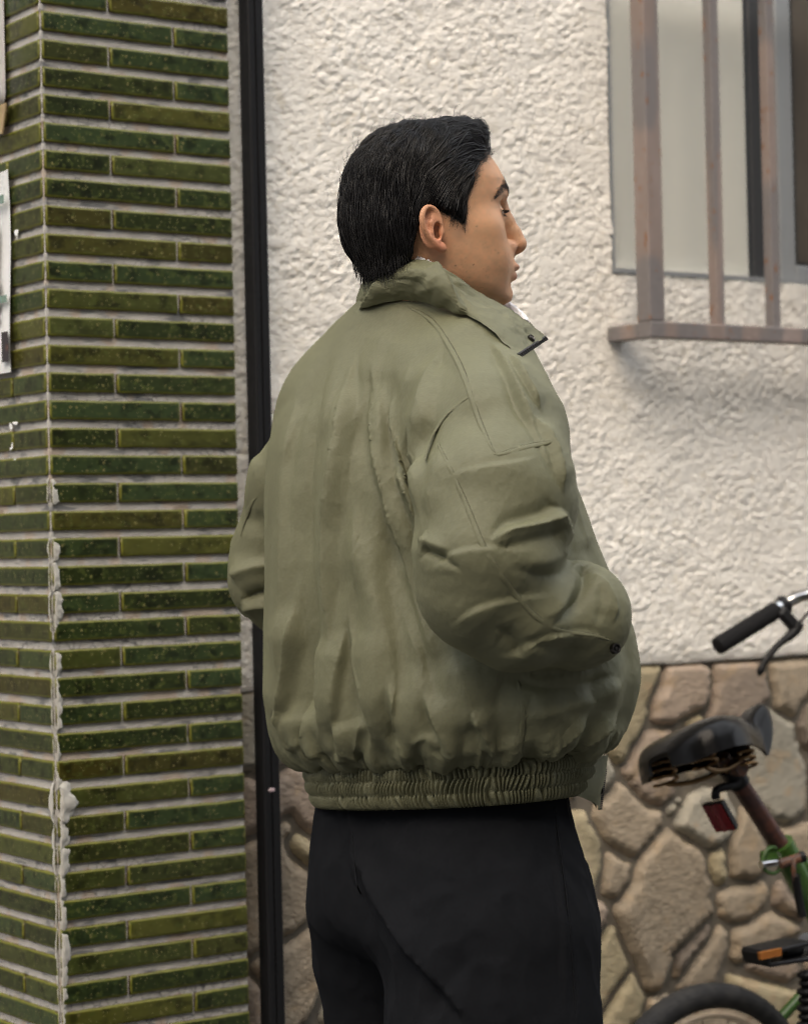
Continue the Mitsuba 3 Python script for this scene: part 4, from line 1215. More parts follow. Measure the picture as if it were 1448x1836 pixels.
fold('r', [(930, 1140), (990, 1160), (1060, 1165)], 'v', 16, 4, 0.24, (0.3, 0.3))
fold('r', [(944, 748), (982, 800), (998, 850), (1004, 890)], 's', 15, 6, 0.26, (0.3, 0.3))
fold('r', [(800, 790), (778, 850), (772, 940)], 'r', 20, 4, 0.25, (0.35, 0.35))
fold('r', [(770, 1030), (800, 1000), (880, 985), (960, 985)], 'l', 12, 1.8, 0.27, (0.2, 0.5))
fold('r', [(800, 1128), (860, 1090), (935, 1072), (1000, 1064)], 'l', 14, 2.0, 0.27, (0.3, 0.4))
fold('r', [(905, 1182), (960, 1150), (1020, 1136), (1092, 1146)], 'l', 13, 2.4, 0.25, (0.25, 0.3))
fold('r', [(780, 870), (830, 850), (900, 838), (975, 812)], 'l', 14, 1.4, 0.27, (0.4, 0.4))
fold('r', [(905, 640), (925, 720), (960, 800), (985, 870)], 's', 10, 2.6, 0.2, (0.3, 0.3))
fold('b', [(880, 1190), (940, 1203), (1030, 1205), (1098, 1172)], 'v', 9, 4.0, 0.2, (0.3, 0.15))
# shoulder and chest
fold('b', [(800, 600), (838, 690), (862, 770)], 'r', 24, 3, 0.2)
fold('b', [(870, 600), (906, 662), (930, 736), (952, 790)], 's', 16, 4, 0.19, (0.3, 0.3))
fold('b', [(905, 640), (938, 704), (962, 752)], 's', 11, 4, 0.16, (0.3, 0.3))
fold('b', [(700, 575), (680, 630), (672, 700)], 'r', 26, 2.5, 0.1, (0.3, 0.3))
fold('t', [(1010, 860), (1030, 930), (1052, 1000)], 'r', 14, 3.5, 0.08)
# left sleeve
fold('l', [(430, 1080), (460, 1066), (492, 1062)], 'v', 9, 9, -0.16, (0.3, 0.05))
fold('l', [(430, 1096), (460, 1086), (492, 1088)], 'r', 11, 5, -0.16, (0.2, 0.05))
fold('l', [(414, 1034), (450, 1020), (492, 1012)], 'r', 15, 6, -0.16, (0.1, 0.05))
fold('l', [(462, 800), (450, 870), (440, 950)], 'r', 16, 3.5, -0.16)
fold('l', [(428, 1100), (450, 1140), (482, 1172)], 'v', 10, 4, -0.16)

disp = np.zeros(len(V))
vt = V[:, 1] - hem_tilt(V)
tab = ROWFN(np.clip(vt, B_LO, B_HI))
ang = np.arctan2((V[:, 2] - tab[:, 1]), V[:, 0] - tab[:, 0])
up = vt - B_LO
q = V * np.array([12, 3.5, 12])
disp += (meshkit.fbm(q, 2, 41) - 0.5) * 0.005 * (1 - 0.6 * np.clip(up / 0.5, 0, 1))
base_v = V + N * disp[:, None]
jk = relax(trimesh.Trimesh(base_v, jk.faces, process=False), 1)
# the armpit crease is ironed a little, so that the two cloths meet in one clean line
calm = relax(jk, 8, 0.6)
line_q = spline(np.array([P(x, y, 0.17)[:2] for x, y in ((792, 622), (776, 676), (763, 734), (754, 797), (751, 860), (756, 930))]), 60)
wgt = np.exp(-(cKDTree(line_q).query(np.array(jk.vertices)[:, :2])[0] / 0.012) ** 2)[:, None]
X0 = np.array(jk.vertices) * (1 - wgt) + np.array(calm.vertices) * wgt
jk = trimesh.Trimesh(X0, jk.faces, process=False)


def chain_frame(p, pts):
    """Direction of the nearest bone of a chain, and the way travelled along it."""
    best, d0, s0, run = np.full(len(p), 9.0), np.zeros_like(p), np.zeros(len(p)), 0.0
    for a, b in zip(pts[:-1], pts[1:]):
        d = b - a
        t = np.clip(((p - a) @ d) / (d @ d), 0, 1)
        r = np.linalg.norm(p - a - t[:, None] * d, axis=1)
        m = r < best
        L = np.linalg.norm(d)
        best[m], d0[m], s0[m] = r[m], d / L, run + t[m] * L
        run += L
    return d0, s0


# ---- cloth: there is more cloth than body, so it buckles into folds across the direction of the surplus
NB = normals(jk)
from scipy import sparse
E = jk.edges_unique
nv, ne = len(X0), len(E)
INC = sparse.csr_matrix((np.r_[np.ones(ne), -np.ones(ne)], (np.r_[E[:, 0], E[:, 1]], np.r_[np.arange(ne), np.arange(ne)])), shape=(nv, ne))
ADJ = sparse.csr_matrix((np.ones(2 * ne), (np.r_[E[:, 0], E[:, 1]], np.r_[E[:, 1], E[:, 0]])), shape=(nv, nv))
DEG = np.asarray(ADJ.sum(1)).ravel()[:, None]
unit = lambda a: a / (np.linalg.norm(a, axis=1, keepdims=True) + 1e-9)    # noqa: E731
horiz = unit(np.cross(np.array([0, 1.0, 0]), NB))
ra, rs = chain_frame(X0, RARM)
la_, ls = chain_frame(X0, LARM)
wr, wl = is_r * np.clip(0.15 + low, 0, 1), is_l
wt = (1 - wr) * (1 - wl)
e_h = 0.075 + 0.03 * np.exp(-((up - 0.20) / 0.12) ** 2) + 0.26 * np.exp(-(up / 0.042) ** 2)
e_h = e_h * np.clip((P(0, 560)[1] - X0[:, 1]) / 0.10, 0.25, 1)
e_v = 0.015 + 0.03 * np.exp(-((up - 0.06) / 0.06) ** 2)
elbow_s = np.linalg.norm(RARM[1] - RARM[0]) + np.linalg.norm(RARM[2] - RARM[1]) + np.linalg.norm(RARM[3] - RARM[2])
e_ax = 0.025 + 0.04 * np.exp(-((rs - elbow_s - 0.02) / 0.10) ** 2) + 0.02 * np.clip((rs - elbow_s) / 0.1, 0, 1)
e_lx = 0.09 + 0 * ls
sv = X0[E[:, 1]] - X0[E[:, 0]]
sl_ = np.linalg.norm(sv, axis=1)
sd = sv / sl_[:, None]
mid = lambda f: (f[E[:, 0]] + f[E[:, 1]]) / 2                            # noqa: E731
along = lambda field: (unit(mid(field)) * sd).sum(1) ** 2                # noqa: E731
ex = mid(wt) * (mid(e_h) * along(horiz) + mid(e_v) * sd[:, 1] ** 2) + mid(wr) * (mid(e_ax) * along(ra) + 0.03 * (1 - along(ra))) + mid(wl) * (mid(e_lx) * along(la_) + 0.03 * (1 - along(la_)))
REST = sl_ * (1 + ex)
# the seed of the folds: long across the surplus, narrow along it
R_ = 0.27
seed_t = meshkit.fbm(np.stack([np.cos(ang) * R_ / 0.042, np.sin(ang) * R_ / 0.042, X0[:, 1] / 0.22 + (np.cos(ang * 2) * 0.4)], -1), 1, 12) - 0.5
seed_g = meshkit.fbm(np.stack([np.cos(ang) * R_ / 0.016, np.sin(ang) * R_ / 0.016, X0[:, 1] / 0.08], -1), 2, 15) - 0.5
phi_r = np.arctan2(*((X0 - np.array(RARM[3])) @ np.array([[0.3, 0, 0.95], [0.95, 0, -0.3]]).T).T)
seed_r = meshkit.fbm(np.stack([rs / 0.034 + 0.5 * np.cos(phi_r), np.cos(phi_r) * 0.7 + rs * 3, np.sin(phi_r) * 0.9], -1), 1, 21) - 0.5
seed_l = meshkit.fbm(np.stack([ls / 0.030, X0[:, 2] * 6, X0[:, 0] * 6], -1), 3, 25) - 0.5
near_hem = np.exp(-(up / 0.05) ** 2)
U = NB * ((wt * (seed_t * (1 - near_hem) * 0.010 + seed_g * near_hem * 0.014) + wr * seed_r * 0.004 + wl * seed_l * 0.008))[:, None]
fixed = np.clip((P(0, 545)[1] - X0[:, 1]) / 0.05, 0.05, 1)[:, None]
lap = lambda f: (ADJ @ f) / DEG - f                                     # noqa: E731
for it in range(300):
    X = X0 + U
    d = X[E[:, 0]] - X[E[:, 1]]
    L = np.linalg.norm(d, axis=1)
    c = (REST - L) / (L + 1e-9) * 0.5
    U = U + (INC @ (d * c[:, None])) / DEG * 2.1 * fixed
    un = (U * NB).sum(1, keepdims=True)
    U = NB * un + (U - NB * un) * 0.93                                    # the cloth slides little, it lifts and dips
    U = U - (0.42 if it < 210 else 0.25) * lap(lap(U))
    un = (U * NB).sum(1, keepdims=True) * 0.9985
    U = U + NB * (np.clip(un, -0.010, 0.013) - un)
print('folds', np.abs(un).mean(), np.abs(un).max())
jk2 = trimesh.Trimesh(X0 + U, jk.faces, process=False)
jk2 = relax(split4(jk2), 2)
# the folds seen in the photograph
VF, NF = np.array(jk2.vertices), normals(jk2)
v32 = VF.astype(np.float32)
dt, da_, dl = torso_sdf(v32), arm_r(v32), arm_l(v32)
NS = normals(relax(jk2, 6, 0.6))
face = np.clip((NS[:, 2] + 0.15) / 0.35, 0, 1)
is_r, is_l = soft(dt - da_), soft(dt - dl)
low = np.clip((P(0, 700)[1] - VF[:, 1]) / 0.08, 0, 1)
is_r = is_r * np.clip(0.3 + low, 0, 1)
masks = {'t': face * (1 - is_r * low) * (1 - is_l), 'r': face * np.clip(is_r, 0, 1), 'l': np.clip((NS[:, 2] + 0.6) / 0.3, 0, 1) * is_l, 'b': face}
disp = np.zeros(len(VF))
for part, s in S:
    s(VF[:, :2], disp, masks[part])
jk2 = relax(trimesh.Trimesh(VF + NS * disp[:, None], jk2.faces, process=False), 1)
V3, N3 = np.array(jk2.vertices), normals(jk2)
cr = 1 - np.abs(2 * meshkit.fbm(V3 * np.array([38, 20, 38]) + meshkit.noise(V3 * 25, 5)[:, None] * 1.5, 2, 61) - 1)
fine_ = (cr ** 3 - 0.4) * 0.0004
cr2 = 1 - np.abs(2 * meshkit.fbm(V3 @ np.array([[0.8, 0.6, 0], [-0.6, 0.8, 0], [0, 0, 1]]) * np.array([70, 30, 60]), 2, 91) - 1)
fine_ += (cr2 ** 4 - 0.3) * 0.0004
vt3 = V3[:, 1] - hem_tilt(V3)
up3 = np.clip(vt3 - B_LO, 0, 1)
tab3 = ROWFN(np.clip(vt3, B_LO, B_HI))
an3 = np.arctan2(V3[:, 2] - tab3[:, 1], V3[:, 0] - tab3[:, 0])
rp = np.stack([np.cos(an3) * R_ / 0.014, np.sin(an3) * R_ / 0.014, up3 * 5], -1)
pleat = 1 - np.abs(2 * meshkit.noise(rp, 71) - 1)
reach = 0.022 + 0.050 * meshkit.noise(rp * [0.8, 0.8, 0.2], 73) ** 2
body3 = (1 - is_r) * (1 - is_l)
fine_ += body3 * (pleat - 0.55) * 0.0105 * np.exp(-(up3 / reach) ** 2)
jk2 = trimesh.Trimesh(V3 + N3 * fine_[:, None], jk2.faces, process=False)


def fabric_colour(p, n, uv):
    c = mix((0.120, 0.120, 0.070), (0.136, 0.136, 0.081), fbm(p.x * 30, p.y * 30, p.z * 30, octaves=3))
    w = noise(p.x * 900 + p.y * 700, p.z * 420, p.y * 300)
    return c * (0.93 + 0.14 * w)


def fabric_bump(p, n, uv):
    return fbm(p.x * 260, p.y * 260, p.z * 130, octaves=2) * 0.0005 + noise(p.x * 1300, p.y * 1300, p.z * 1300) * 0.00009


bumped('olive_cotton', mikit.proc(fabric_colour), mikit.proc(fabric_bump, eps=6e-4), rough=0.62, specular=0.35, sheen=0.35, sheen_tint=0.6)
jacket = add('jacket', trimesh.Trimesh(world(np.array(jk2.vertices)), jk2.faces, process=False), 'olive_cotton', man, smooth=True, label='baggy olive green padded zip jacket')
jk_tree = cKDTree(np.array(jk2.vertices)[:, :2])
JV, JN = np.array(jk2.vertices), normals(jk2)


def on_jacket(pts, c=0.15, lift=0.0, arm=None):
    """Points on the jacket's near side under spots of the photograph."""
    out = []
    for x, y in pts:
        ab = P(x, y, c)[:2]
        i = np.array(jk_tree.query_ball_point(ab, 0.006))
        i = i[JN[i, 2] > 0.05] if len(i) else i
        if not len(i):
            continue
        top = JV[i, 2].max()
        i = i[JV[i, 2] > top - 0.012]
        out.append(np.r_[ab, JV[i, 2].mean()] + JN[i].mean(0) * lift)
    return np.array(out)


bsdf('seam_thread', (0.085, 0.084, 0.050), 0.8)


def seam(pts, c=0.15, r=0.00042, lap_side=1):
    n = int(sum(math.dist(a, b) for a, b in zip(pts[:-1], pts[1:])) / 6)
    q = on_jacket(spline(pts, max(n, 6)), c, 0.0002)
    if len(q) > 4:
        for _ in range(5):
            q[1:-1] = (q[:-2] + 2 * q[1:-1] + q[2:]) / 4
        add('seam', tube(world(q), r, 5), 'seam_thread', jacket, smooth=True)
        t_ = np.gradient(q, axis=0)
        _, k = cKDTree(JV).query(q)
        nn_ = JN[k].copy()
        for _ in range(4):
            nn_[1:-1] = (nn_[:-2] + 2 * nn_[1:-1] + nn_[2:]) / 4
        b_ = unit(np.cross(t_, nn_)) * lap_side
        w_ = np.sin(np.linspace(0, np.pi, len(q)))[:, None] ** 0.3
        prof = [(0.0004, -0.0010), (0.0006, 0.0003), (0.0018, 0.0007), (0.0050, 0.0006), (0.0066, 0.0000), (0.0072, -0.0012)]
        G_ = np.stack([q + b_ * a * w_ + nn_ * (h + 0.0003 * np.sin(np.arange(len(q)) * 0.9)[:, None]) for a, h in prof], 1)
        m_ = grid_mesh(G_)
        m_.vertices = world(m_.vertices)
        add('seam_lap', m_, 'olive_cotton', jacket, smooth=True)


seam([(733, 537), (770, 556), (800, 600), (830, 670), (850, 740), (866, 790), (878, 821)], 0.16)
seam([(878, 821), (905, 812), (945, 800), (985, 795)], 0.22)
seam([(845, 716), (805, 745), (778, 780), (762, 830)], 0.2)
seam([(784, 795), (815, 860), (845, 930), (868, 985), (905, 1040), (945, 1088), (985, 1118), (1040, 1130), (1094, 1148)], 0.24)
seam([(925, 1215), (938, 1262), (938, 1300), (932, 1350)], 0.17)
seam([(462, 893), (450, 912), (438, 938), (430, 962)], -0.14, 0.0004)
# ---------------------------------------------------------------- hem band, collar, fleece, zip, snaps
B_TOP, B_BOT = P(800, 1362)[1], P(800, 1436)[1]
hem0 = ROWFN(np.array([B_LO + 0.012]))[0]


def hem_ring(n, s):
    """Outline of the hem band: the torso's ellipse where it is gathered, scaled by s."""
    th = np.linspace(0, 2 * np.pi, n, endpoint=False)
    a0, c0, w, t = hem0
    e = 2 / 2.3
    u = np.sign(np.cos(th)) * np.abs(np.cos(th)) ** e * w * s
    v = np.sign(np.sin(th)) * np.abs(np.sin(th)) ** e * t * s
    return np.stack([a0 + u * WD[0] + v * TD[0], c0 + u * WD[1] + v * TD[1]], 1)


NU, NV = 1500, 26
ring = hem_ring(NU, 1.0)
rt = np.roll(ring, -1, 0) - np.roll(ring, 1, 0)
rn = np.stack([rt[:, 1], -rt[:, 0]], 1)
rn /= np.linalg.norm(rn, axis=1, keepdims=True)
if ((ring - ring.mean(0)) * rn).sum() < 0:
    rn = -rn
arc = np.r_[0, np.cumsum(np.linalg.norm(np.diff(ring, axis=0), axis=1))]
G = []
for j in range(NV + 1):
    v = j / NV
    ch = 0.5 + 0.5 * np.abs(np.sin(3 * np.pi * v)) ** 0.5                       # three elastic channels
    k = min(int(v * 3), 2)
    wob = meshkit.noise(np.stack([arc * 60, arc * 0 + k * 3, arc * 0 + v * 1.1], -1), 4) * 2.2
    ph = arc / 0.0062 + wob + 0.25 * math.sin(v * 7)
    rib = (1 - np.abs(np.sin(np.pi * ph)) ** 0.8) * 0.0090 * (0.55 + 0.9 * meshkit.noise(np.stack([arc * 90, arc * 0 + k * 7, arc * 0], -1), 9))
    d = ch * (0.0085 - rib) - 0.004 - 0.012 * v + 0.004 * math.sin(np.pi * v)
    wav = 0.003 * (meshkit.noise(np.stack([arc * 14, arc * 0, arc * 0 + v], -1), 2) - 0.5)
    G.append(np.stack([ring[:, 0] + rn[:, 0] * (d + wav), np.full(NU, B_TOP + (B_BOT - B_TOP) * v), ring[:, 1] + rn[:, 1] * (d + wav)], 1))
G.insert(0, G[0] + np.array([0, 0.012, 0]) - np.stack([rn[:, 0], rn[:, 0] * 0, rn[:, 1]], 1) * 0.012)
inner = [G[-1] - np.stack([rn[:, 0], rn[:, 0] * 0, rn[:, 1]], 1) * 0.010 + np.array([0, 0.003, 0]), G[1] - np.stack([rn[:, 0], rn[:, 0] * 0, rn[:, 1]], 1) * 0.018]
G = np.array(G + inner)
G = np.concatenate([G, G[:, :1]], 1)
tilt = 0.05 * G[..., 0] + 0.05 * G[..., 2]
G[..., 1] += tilt
hm = grid_mesh(G)
hm.vertices = world(hm.vertices)
add('hem_band', hm, 'olive_cotton', jacket, smooth=True, label='gathered elastic hem band with three ribbed rows')


def patch(pts_rows, nu, nv):
    """A smooth sheet through rows of control points."""
    R = np.array([spline(np.array(r), nu) for r in pts_rows])
    t = np.linspace(0, 1, len(R))
    return CubicSpline(t, R, axis=0)(np.linspace(0, 1, nv)) if len(R) > 2 else R[0] + (R[1] - R[0]) * np.linspace(0, 1, nv)[:, None, None]


# zip flap that hangs below the band at the front
flap = patch([[P(1030, 1352, 0.10), P(1062, 1356, 0.07), P(1087, 1352, 0.03)], [P(1030, 1390, 0.105), P(1060, 1400, 0.075), P(1081, 1402, 0.03)],
              [P(1020, 1424, 0.115), P(1050, 1432, 0.075), P(1075, 1454, 0.03)]], 24, 24)
fn_ = np.cross(np.gradient(flap, axis=1), np.gradient(flap, axis=0))
fn_ /= np.linalg.norm(fn_, axis=-1, keepdims=True)
fn_ *= np.sign(fn_[12, 12, 2])
u_, v_ = np.meshgrid(np.linspace(0, 1, 24), np.linspace(0, 1, 24))
flap = flap + fn_ * ((np.sin(u_ * 9 + v_ * 2) * 0.0035 * (1 - v_) + 0.006 * np.sin(np.pi * u_))[..., None])
fl = cat([grid_mesh(flap), grid_mesh((flap - fn_ * 0.005)[:, ::-1])])
fl.vertices = world(fl.vertices)
add('zip_flap', fl, 'olive_cotton', jacket, smooth=True)

# collar: two loops, lower (seam) and upper (rim); near side first, from the front zip round the back to the far side
LOW = [(926, 640, .060), (905, 616, .085), (880, 592, .105), (840, 566, .122), (790, 548, .118), (740, 538, .098), (700, 540, .070), (664, 546, .030), (641, 553, -.025), (655, 545, -.09), (720, 532, -.13), (800, 535, -.14), (870, 565, -.11), (926, 625, -.01)]
MID = [(952, 622, .050), (925, 594, .075), (890, 566, .092), (842, 538, .106), (790, 508, .108), (740, 497, .092), (700, 503, .068), (664, 513, .030), (645, 524, -.025), (655, 516, -.085), (720, 505, -.115), (800, 512, -.12), (880, 545, -.095), (945, 612, .0)]
TOP = [(979, 604, .040), (945, 578, .058), (905, 550, .072), (846, 515, .086), (800, 484, .094), (768, 468, .084), (732, 466, .062), (690, 476, .022), (657, 493, -.035), (664, 488, -.07), (720, 480, -.098), (800, 495, -.105), (890, 535, -.085), (960, 592, .0)]
NCU, NCV = 220, 46


def jacket_front(px, py, c):
    ab = P(px, py, c)[:2]
    k = np.array(jk_tree.query_ball_point(ab, 0.007))
    k = k[JN[k, 2] > 0.0] if len(k) else k
    return JV[k, 2].max() if len(k) else c


LOW = [(x, y, max(c, jacket_front(x, y, c) + 0.004) if i < 3 else (jacket_front(x, y, c) - 0.005 if i < 8 else c)) for i, (x, y, c) in enumerate(LOW)]
MID = [(x, y, max(c, (l[2] + t[2]) / 2 + 0.006) if i < 8 else c) for i, ((x, y, c), l, t) in enumerate(zip(MID, LOW, TOP))]
C3 = patch([[P(*q) for q in r] for r in (LOW, MID, TOP)], NCU, NCV)
cn = np.cross(np.gradient(C3, axis=1), np.gradient(C3, axis=0))
cn /= np.linalg.norm(cn, axis=-1, keepdims=True) + 1e-9
ctr = C3.mean((0, 1))
cn *= np.sign(((C3 - ctr) * cn).sum())
flat = C3.reshape(-1, 3)
cd = np.zeros(len(flat))
cf = np.clip((cn.reshape(-1, 3)[:, 2] + 0.2) / 0.3, 0, 1)
for pts, kind, w, a, c, tp in [
        ([(776, 466), (796, 500), (816, 535), (836, 568)], 'l', 13, 8, .10, (.1, .15)), ([(760, 490), (776, 520), (800, 552)], 'r', 18, 5, .10, (.3, .2)),
        ([(686, 506), (664, 530), (645, 556)], 's', 12, 7, .04, (.1, .05)), ([(690, 505), (720, 500), (760, 512), (775, 518)], 'v', 7, 3.5, .09, (.2, .3)),
        ([(745, 525), (765, 515), (782, 512)], 'r', 7, 3, .10, (.3, .3)), ([(720, 480), (750, 486), (775, 500)], 'r', 12, 2.5, .09, (.3, .3)),
        ([(800, 500), (850, 535), (900, 572), (930, 600)], 'v', 13, 3, .09, (.3, .3)), ([(900, 560), (915, 585), (920, 610)], 'r', 9, 3, .07, (.3, .3)),
        ([(935, 590), (945, 605), (940, 622)], 'v', 7, 2.5, .06, (.3, .3))]:
    Stroke(pts, kind, w * 0.000744, a * 0.001, c, tp)(flat[:, :2], cd, cf)
cd += (meshkit.fbm(flat * np.array([40, 55, 40]), 3, 3) - 0.5) * 0.005
cr = 1 - np.abs(2 * meshkit.fbm(flat * np.array([55, 75, 55]), 2, 19) - 1)
cd += (cr ** 4 - 0.3) * 0.0016
vv = np.repeat(np.linspace(0, 1, NCV), NCU)
hemrow = np.exp(-((vv - 0.955) / 0.02) ** 2) * -0.0008
C4 = (flat + cn.reshape(-1, 3) * (cd + hemrow)[:, None]).reshape(C3.shape)
inn = C3 - cn * 0.007
rim = (C4[-1] + inn[-1]) / 2 + np.array([0, 0.002, 0])
shell = np.concatenate([C4, rim[None], inn[::-1][:NCV - 6]], 0)
cm = grid_mesh(shell)
cm.vertices = world(cm.vertices)
collar = add('collar', cm, 'olive_cotton', jacket, smooth=True, label='stand-up collar open at the front')
# white fleece lining just inside the rim
fz = []
base = inn[-14:] - cn[-14:] * 0.004
base = np.concatenate([base, base[-1:] + np.array([0, 0.0065, 0]) + cn[-1:] * 0.002, base[-1:] + np.array([0, 0.005, 0]) - cn[-1:] * 0.007, base[-8:-7] - cn[-8:-7] * 0.010], 0)
from scipy.ndimage import zoom as _zoom
fine = np.stack([_zoom(base[..., k], (3, 4), order=1) for k in range(3)], -1)
fnn = np.cross(np.gradient(fine, axis=1), np.gradient(fine, axis=0))
fnn /= np.linalg.norm(fnn, axis=-1, keepdims=True) + 1e-9
fl_ = fine.reshape(-1, 3)
lump = (meshkit.fbm(fl_ * 330, 3, 2) - 0.42) * 0.014
fine = fine + np.array([0, 1.0, 0]) * (0.0045 * np.exp(-(np.linalg.norm(fine[..., :2] - P(750, 464, .08)[:2], axis=-1) / 0.020) ** 2) * np.linspace(0, 1, fine.shape[0])[:, None])[..., None]
fine = fine + np.array([0, 1.0, 0]) * lump.reshape(fine.shape[:2])[..., None] + fnn * (lump * 0.3).reshape(fine.shape[:2])[..., None]
fm = grid_mesh(fine)
fm.vertices = world(fm.vertices)
bsdf('white_fleece', (0.74, 0.74, 0.76), 0.95, specular=0.1, sheen=0.5)
add('fleece_lining', fm, 'white_fleece', jacket, smooth=True, label='fluffy white fleece lining inside the collar')

bsdf('zip_black', (0.012, 0.012, 0.015), 0.4, specular=0.5)
bsdf('snap_metal', (0.09, 0.085, 0.08), 0.25, metallic=1.0)


def teeth(p0, p1, n, size, out):
    g = []
    for k in range(n):
        c = p0 + (p1 - p0) * (k + 0.5) / n
        m = box(-np.array(size), np.array(size), size[0] * 0.3)
        d = (p1 - p0) / np.linalg.norm(p1 - p0)
        e = out - d * (out @ d); e /= np.linalg.norm(e)
        M = np.eye(4); M[:3, 0] = d; M[:3, 1] = e; M[:3, 2] = np.cross(d, e); M[:3, 3] = c + e * size[1] * 0.6
        m.apply_transform(M)
        g.append(m)
    tape = tube(np.array([p0 - out * 0.0015, p1 - out * 0.0015]), 0.0013, 8)
    g.append(tape)
    m = cat(g)
    m.vertices = world(m.vertices)
    return m


e0, e1 = C4[-1, 0], C4[2, 0]
add('zip', teeth(e0, e1, 15, (0.0010, 0.0026, 0.0018), np.array([0.6, -0.75, 0.0])), 'zip_black', jacket, label='black zip teeth on the open collar edge')
z0, z1 = P(1084, 1378, 0.03), P(1075, 1452, 0.03)
add('zip', teeth(z0, z1, 22, (0.0009, 0.0018, 0.0014), np.array([1.0, 0.1, 0.0])), 'zip_black', jacket, label='black zip teeth at the hem')


def snap(c, n, r):
    n = n / np.linalg.norm(n)
    prof = np.array([[0.0, 0.55], [0.3, 0.55], [0.42, 0.25], [0.55, 0.25], [0.72, 0.6], [0.9, 0.6], [1.0, 0.3], [1.0, -0.3]]) * r
    m = trimesh.creation.revolve(prof, sections=28)
    M = trimesh.geometry.align_vectors([0, 0, 1], n)
    m.apply_transform(M)
    m.vertices = world(m.vertices + c)
    add('snap_button', m, 'snap_metal', jacket, smooth=40)


i = int(0.10 * NCU)
jc = np.argmin(np.linalg.norm(C4[:, :60, :2] - P(949, 613, .055)[:2], axis=-1).ravel())
jr, ju = divmod(int(jc), 60)
nn = cn[jr, ju] * np.sign(cn[jr, ju][2])
snap(C4[jr, ju] + nn * 0.001, nn, 0.0052)
for px, py, c, r in ((1098, 1161, 0.14, 0.0068), (1073, 1417, 0.05, 0.0058)):
    q = on_jacket([(px, py)], c) if py < 1300 else []
    if len(q):
        ab = P(px, py, q[0][2])[:2]
        k = np.array(jk_tree.query_ball_point(ab, 0.012)); k = k[JN[k, 2] > 0]
        snap(np.r_[ab, JV[k, 2].max() + 0.002], np.array([0.55, 0.1, 0.8]), r)
    else:
        snap(P(px, py, c) + np.array([0, 0, 0.004]), np.array([0.5, 0.0, 0.85]), r)

# ---------------------------------------------------------------- trousers and shoes
TR = [(1390, 576, 1000, .56), (1440, 572, 1005, .58), (1500, 567, 1014, .66), (1545, 567, 1026, .74), (1600, 573, 1034, .78), (1650, 578, 1040, .78), (1700, 588, 1044, .76)]
tr = []
for py, l, r, k in TR:
    a, b = P(l, py, -0.03), P(r, py, 0.0)
    half = (b[0] - a[0]) / 2
    tr.append(((a[1] + b[1]) / 2, (a[0] + b[0]) / 2, half / math.sqrt(WD[0] ** 2 + (k * TD[0]) ** 2), k))
tr = np.array(tr)[::-1]
TRF = PchipInterpolator(tr[:, 0], tr[:, 1:])
GROUND = (0 - ORIGIN[2])
b_crotch = P(0, 1670)[1]
RLEG = [P(850, 1640, 0.05), P(876, 1700, 0.10), P(882, 1836, 0.11), np.array([0.085, -0.80, 0.10]), np.array([0.085, GROUND + 0.07, 0.09])]
RLR = [0.135, 0.128, 0.132, 0.112, 0.098]
LLEG = [P(700, 1640, -0.08), P(684, 1710, -0.10), P(694, 1836, -0.11), np.array([-0.075, -0.80, -0.14]), np.array([-0.075, GROUND + 0.07, -0.15])]
LLR = [0.095, 0.088, 0.080, 0.085, 0.085]


def trouser_sdf(p):
    b = np.clip(p[..., 1], tr[0, 0], tr[-1, 0])
    t_ = np.linspace(tr[0, 0], tr[-1, 0], 200)
    tab = TRF(t_)
    a0, w, k = (np.interp(b, t_, tab[:, i]) for i in range(3))
    x, z = p[..., 0] - a0, p[..., 2] + 0.025
    u, v = x * WD[0] + z * WD[1], x * TD[0] + z * TD[1]
    d = ((np.abs(u / w) ** 2.4 + np.abs(v / (w * k)) ** 2.4) ** (1 / 2.4) - 1) * w * k * 0.9
    d = smax(d, (b_crotch - 0.02) - p[..., 1], 0.05)
    legs = smin(sd_chain(p, RLEG, RLR, 0.03), sd_chain(p, LLEG, LLR, 0.03), 0.05)
    d = smin(d, legs, 0.06)
    d = smax(d, (GROUND + 0.07) - p[..., 1], 0.004)
    return smax(d, p[..., 1] - (B_BOT + 0.025), 0.004)


tm = surface_nets(trouser_sdf, (-0.33, GROUND + 0.04, -0.36), (0.36, B_BOT + 0.08, 0.33), 0.010)
tm = relax(split4(relax(tm, 4)), 2)
TV, TN = np.array(tm.vertices), normals(tm)
td = np.zeros(len(TV))
tf = np.clip((TN[:, 2] + 0.15) / 0.3, 0, 1)
for pts, kind, w, a in [
        ([(628, 1560), (650, 1590), (720, 1680), (800, 1770), (850, 1836)], 's', 22, 11), ([(606, 1556), (640, 1610), (670, 1700), (705, 1800), (716, 1860)], 'v', 14, 6),
        ([(640, 1575), (690, 1640), (760, 1730)], 'r', 22, 6), ([(592, 1455), (600, 1530), (612, 1590)], 'v', 8, 4), ([(626, 1452), (628, 1520), (630, 1580), (640, 1640)], 's', 9, 6),
        ([(800, 1590), (820, 1560), (850, 1540)], 'r', 20, 4), ([(735, 1650), (770, 1620), (830, 1600)], 'r', 20, 5), ([(985, 1490), (1000, 1560), (1010, 1700), (1015, 1836)], 's', 9, 3.5),
        ([(840, 1680), (870, 1630), (910, 1600)], 'r', 26, 4), ([(900, 1700), (890, 1780), (900, 1850)], 'r', 30, 5), ([(760, 1836), (800, 1760), (850, 1700)], 'v', 22, 5),
        ([(660, 1500), (740, 1560), (800, 1570)], 'r', 26, 4), ([(880, 1500), (930, 1540), (980, 1560)], 'r', 26, 3.5)]:
    Stroke(pts, kind, w * 0.000744, a * 0.001, 0.2)(TV[:, :2], td, tf)
td += (meshkit.fbm(TV * np.array([9, 5, 9]), 3, 5) - 0.5) * 0.012
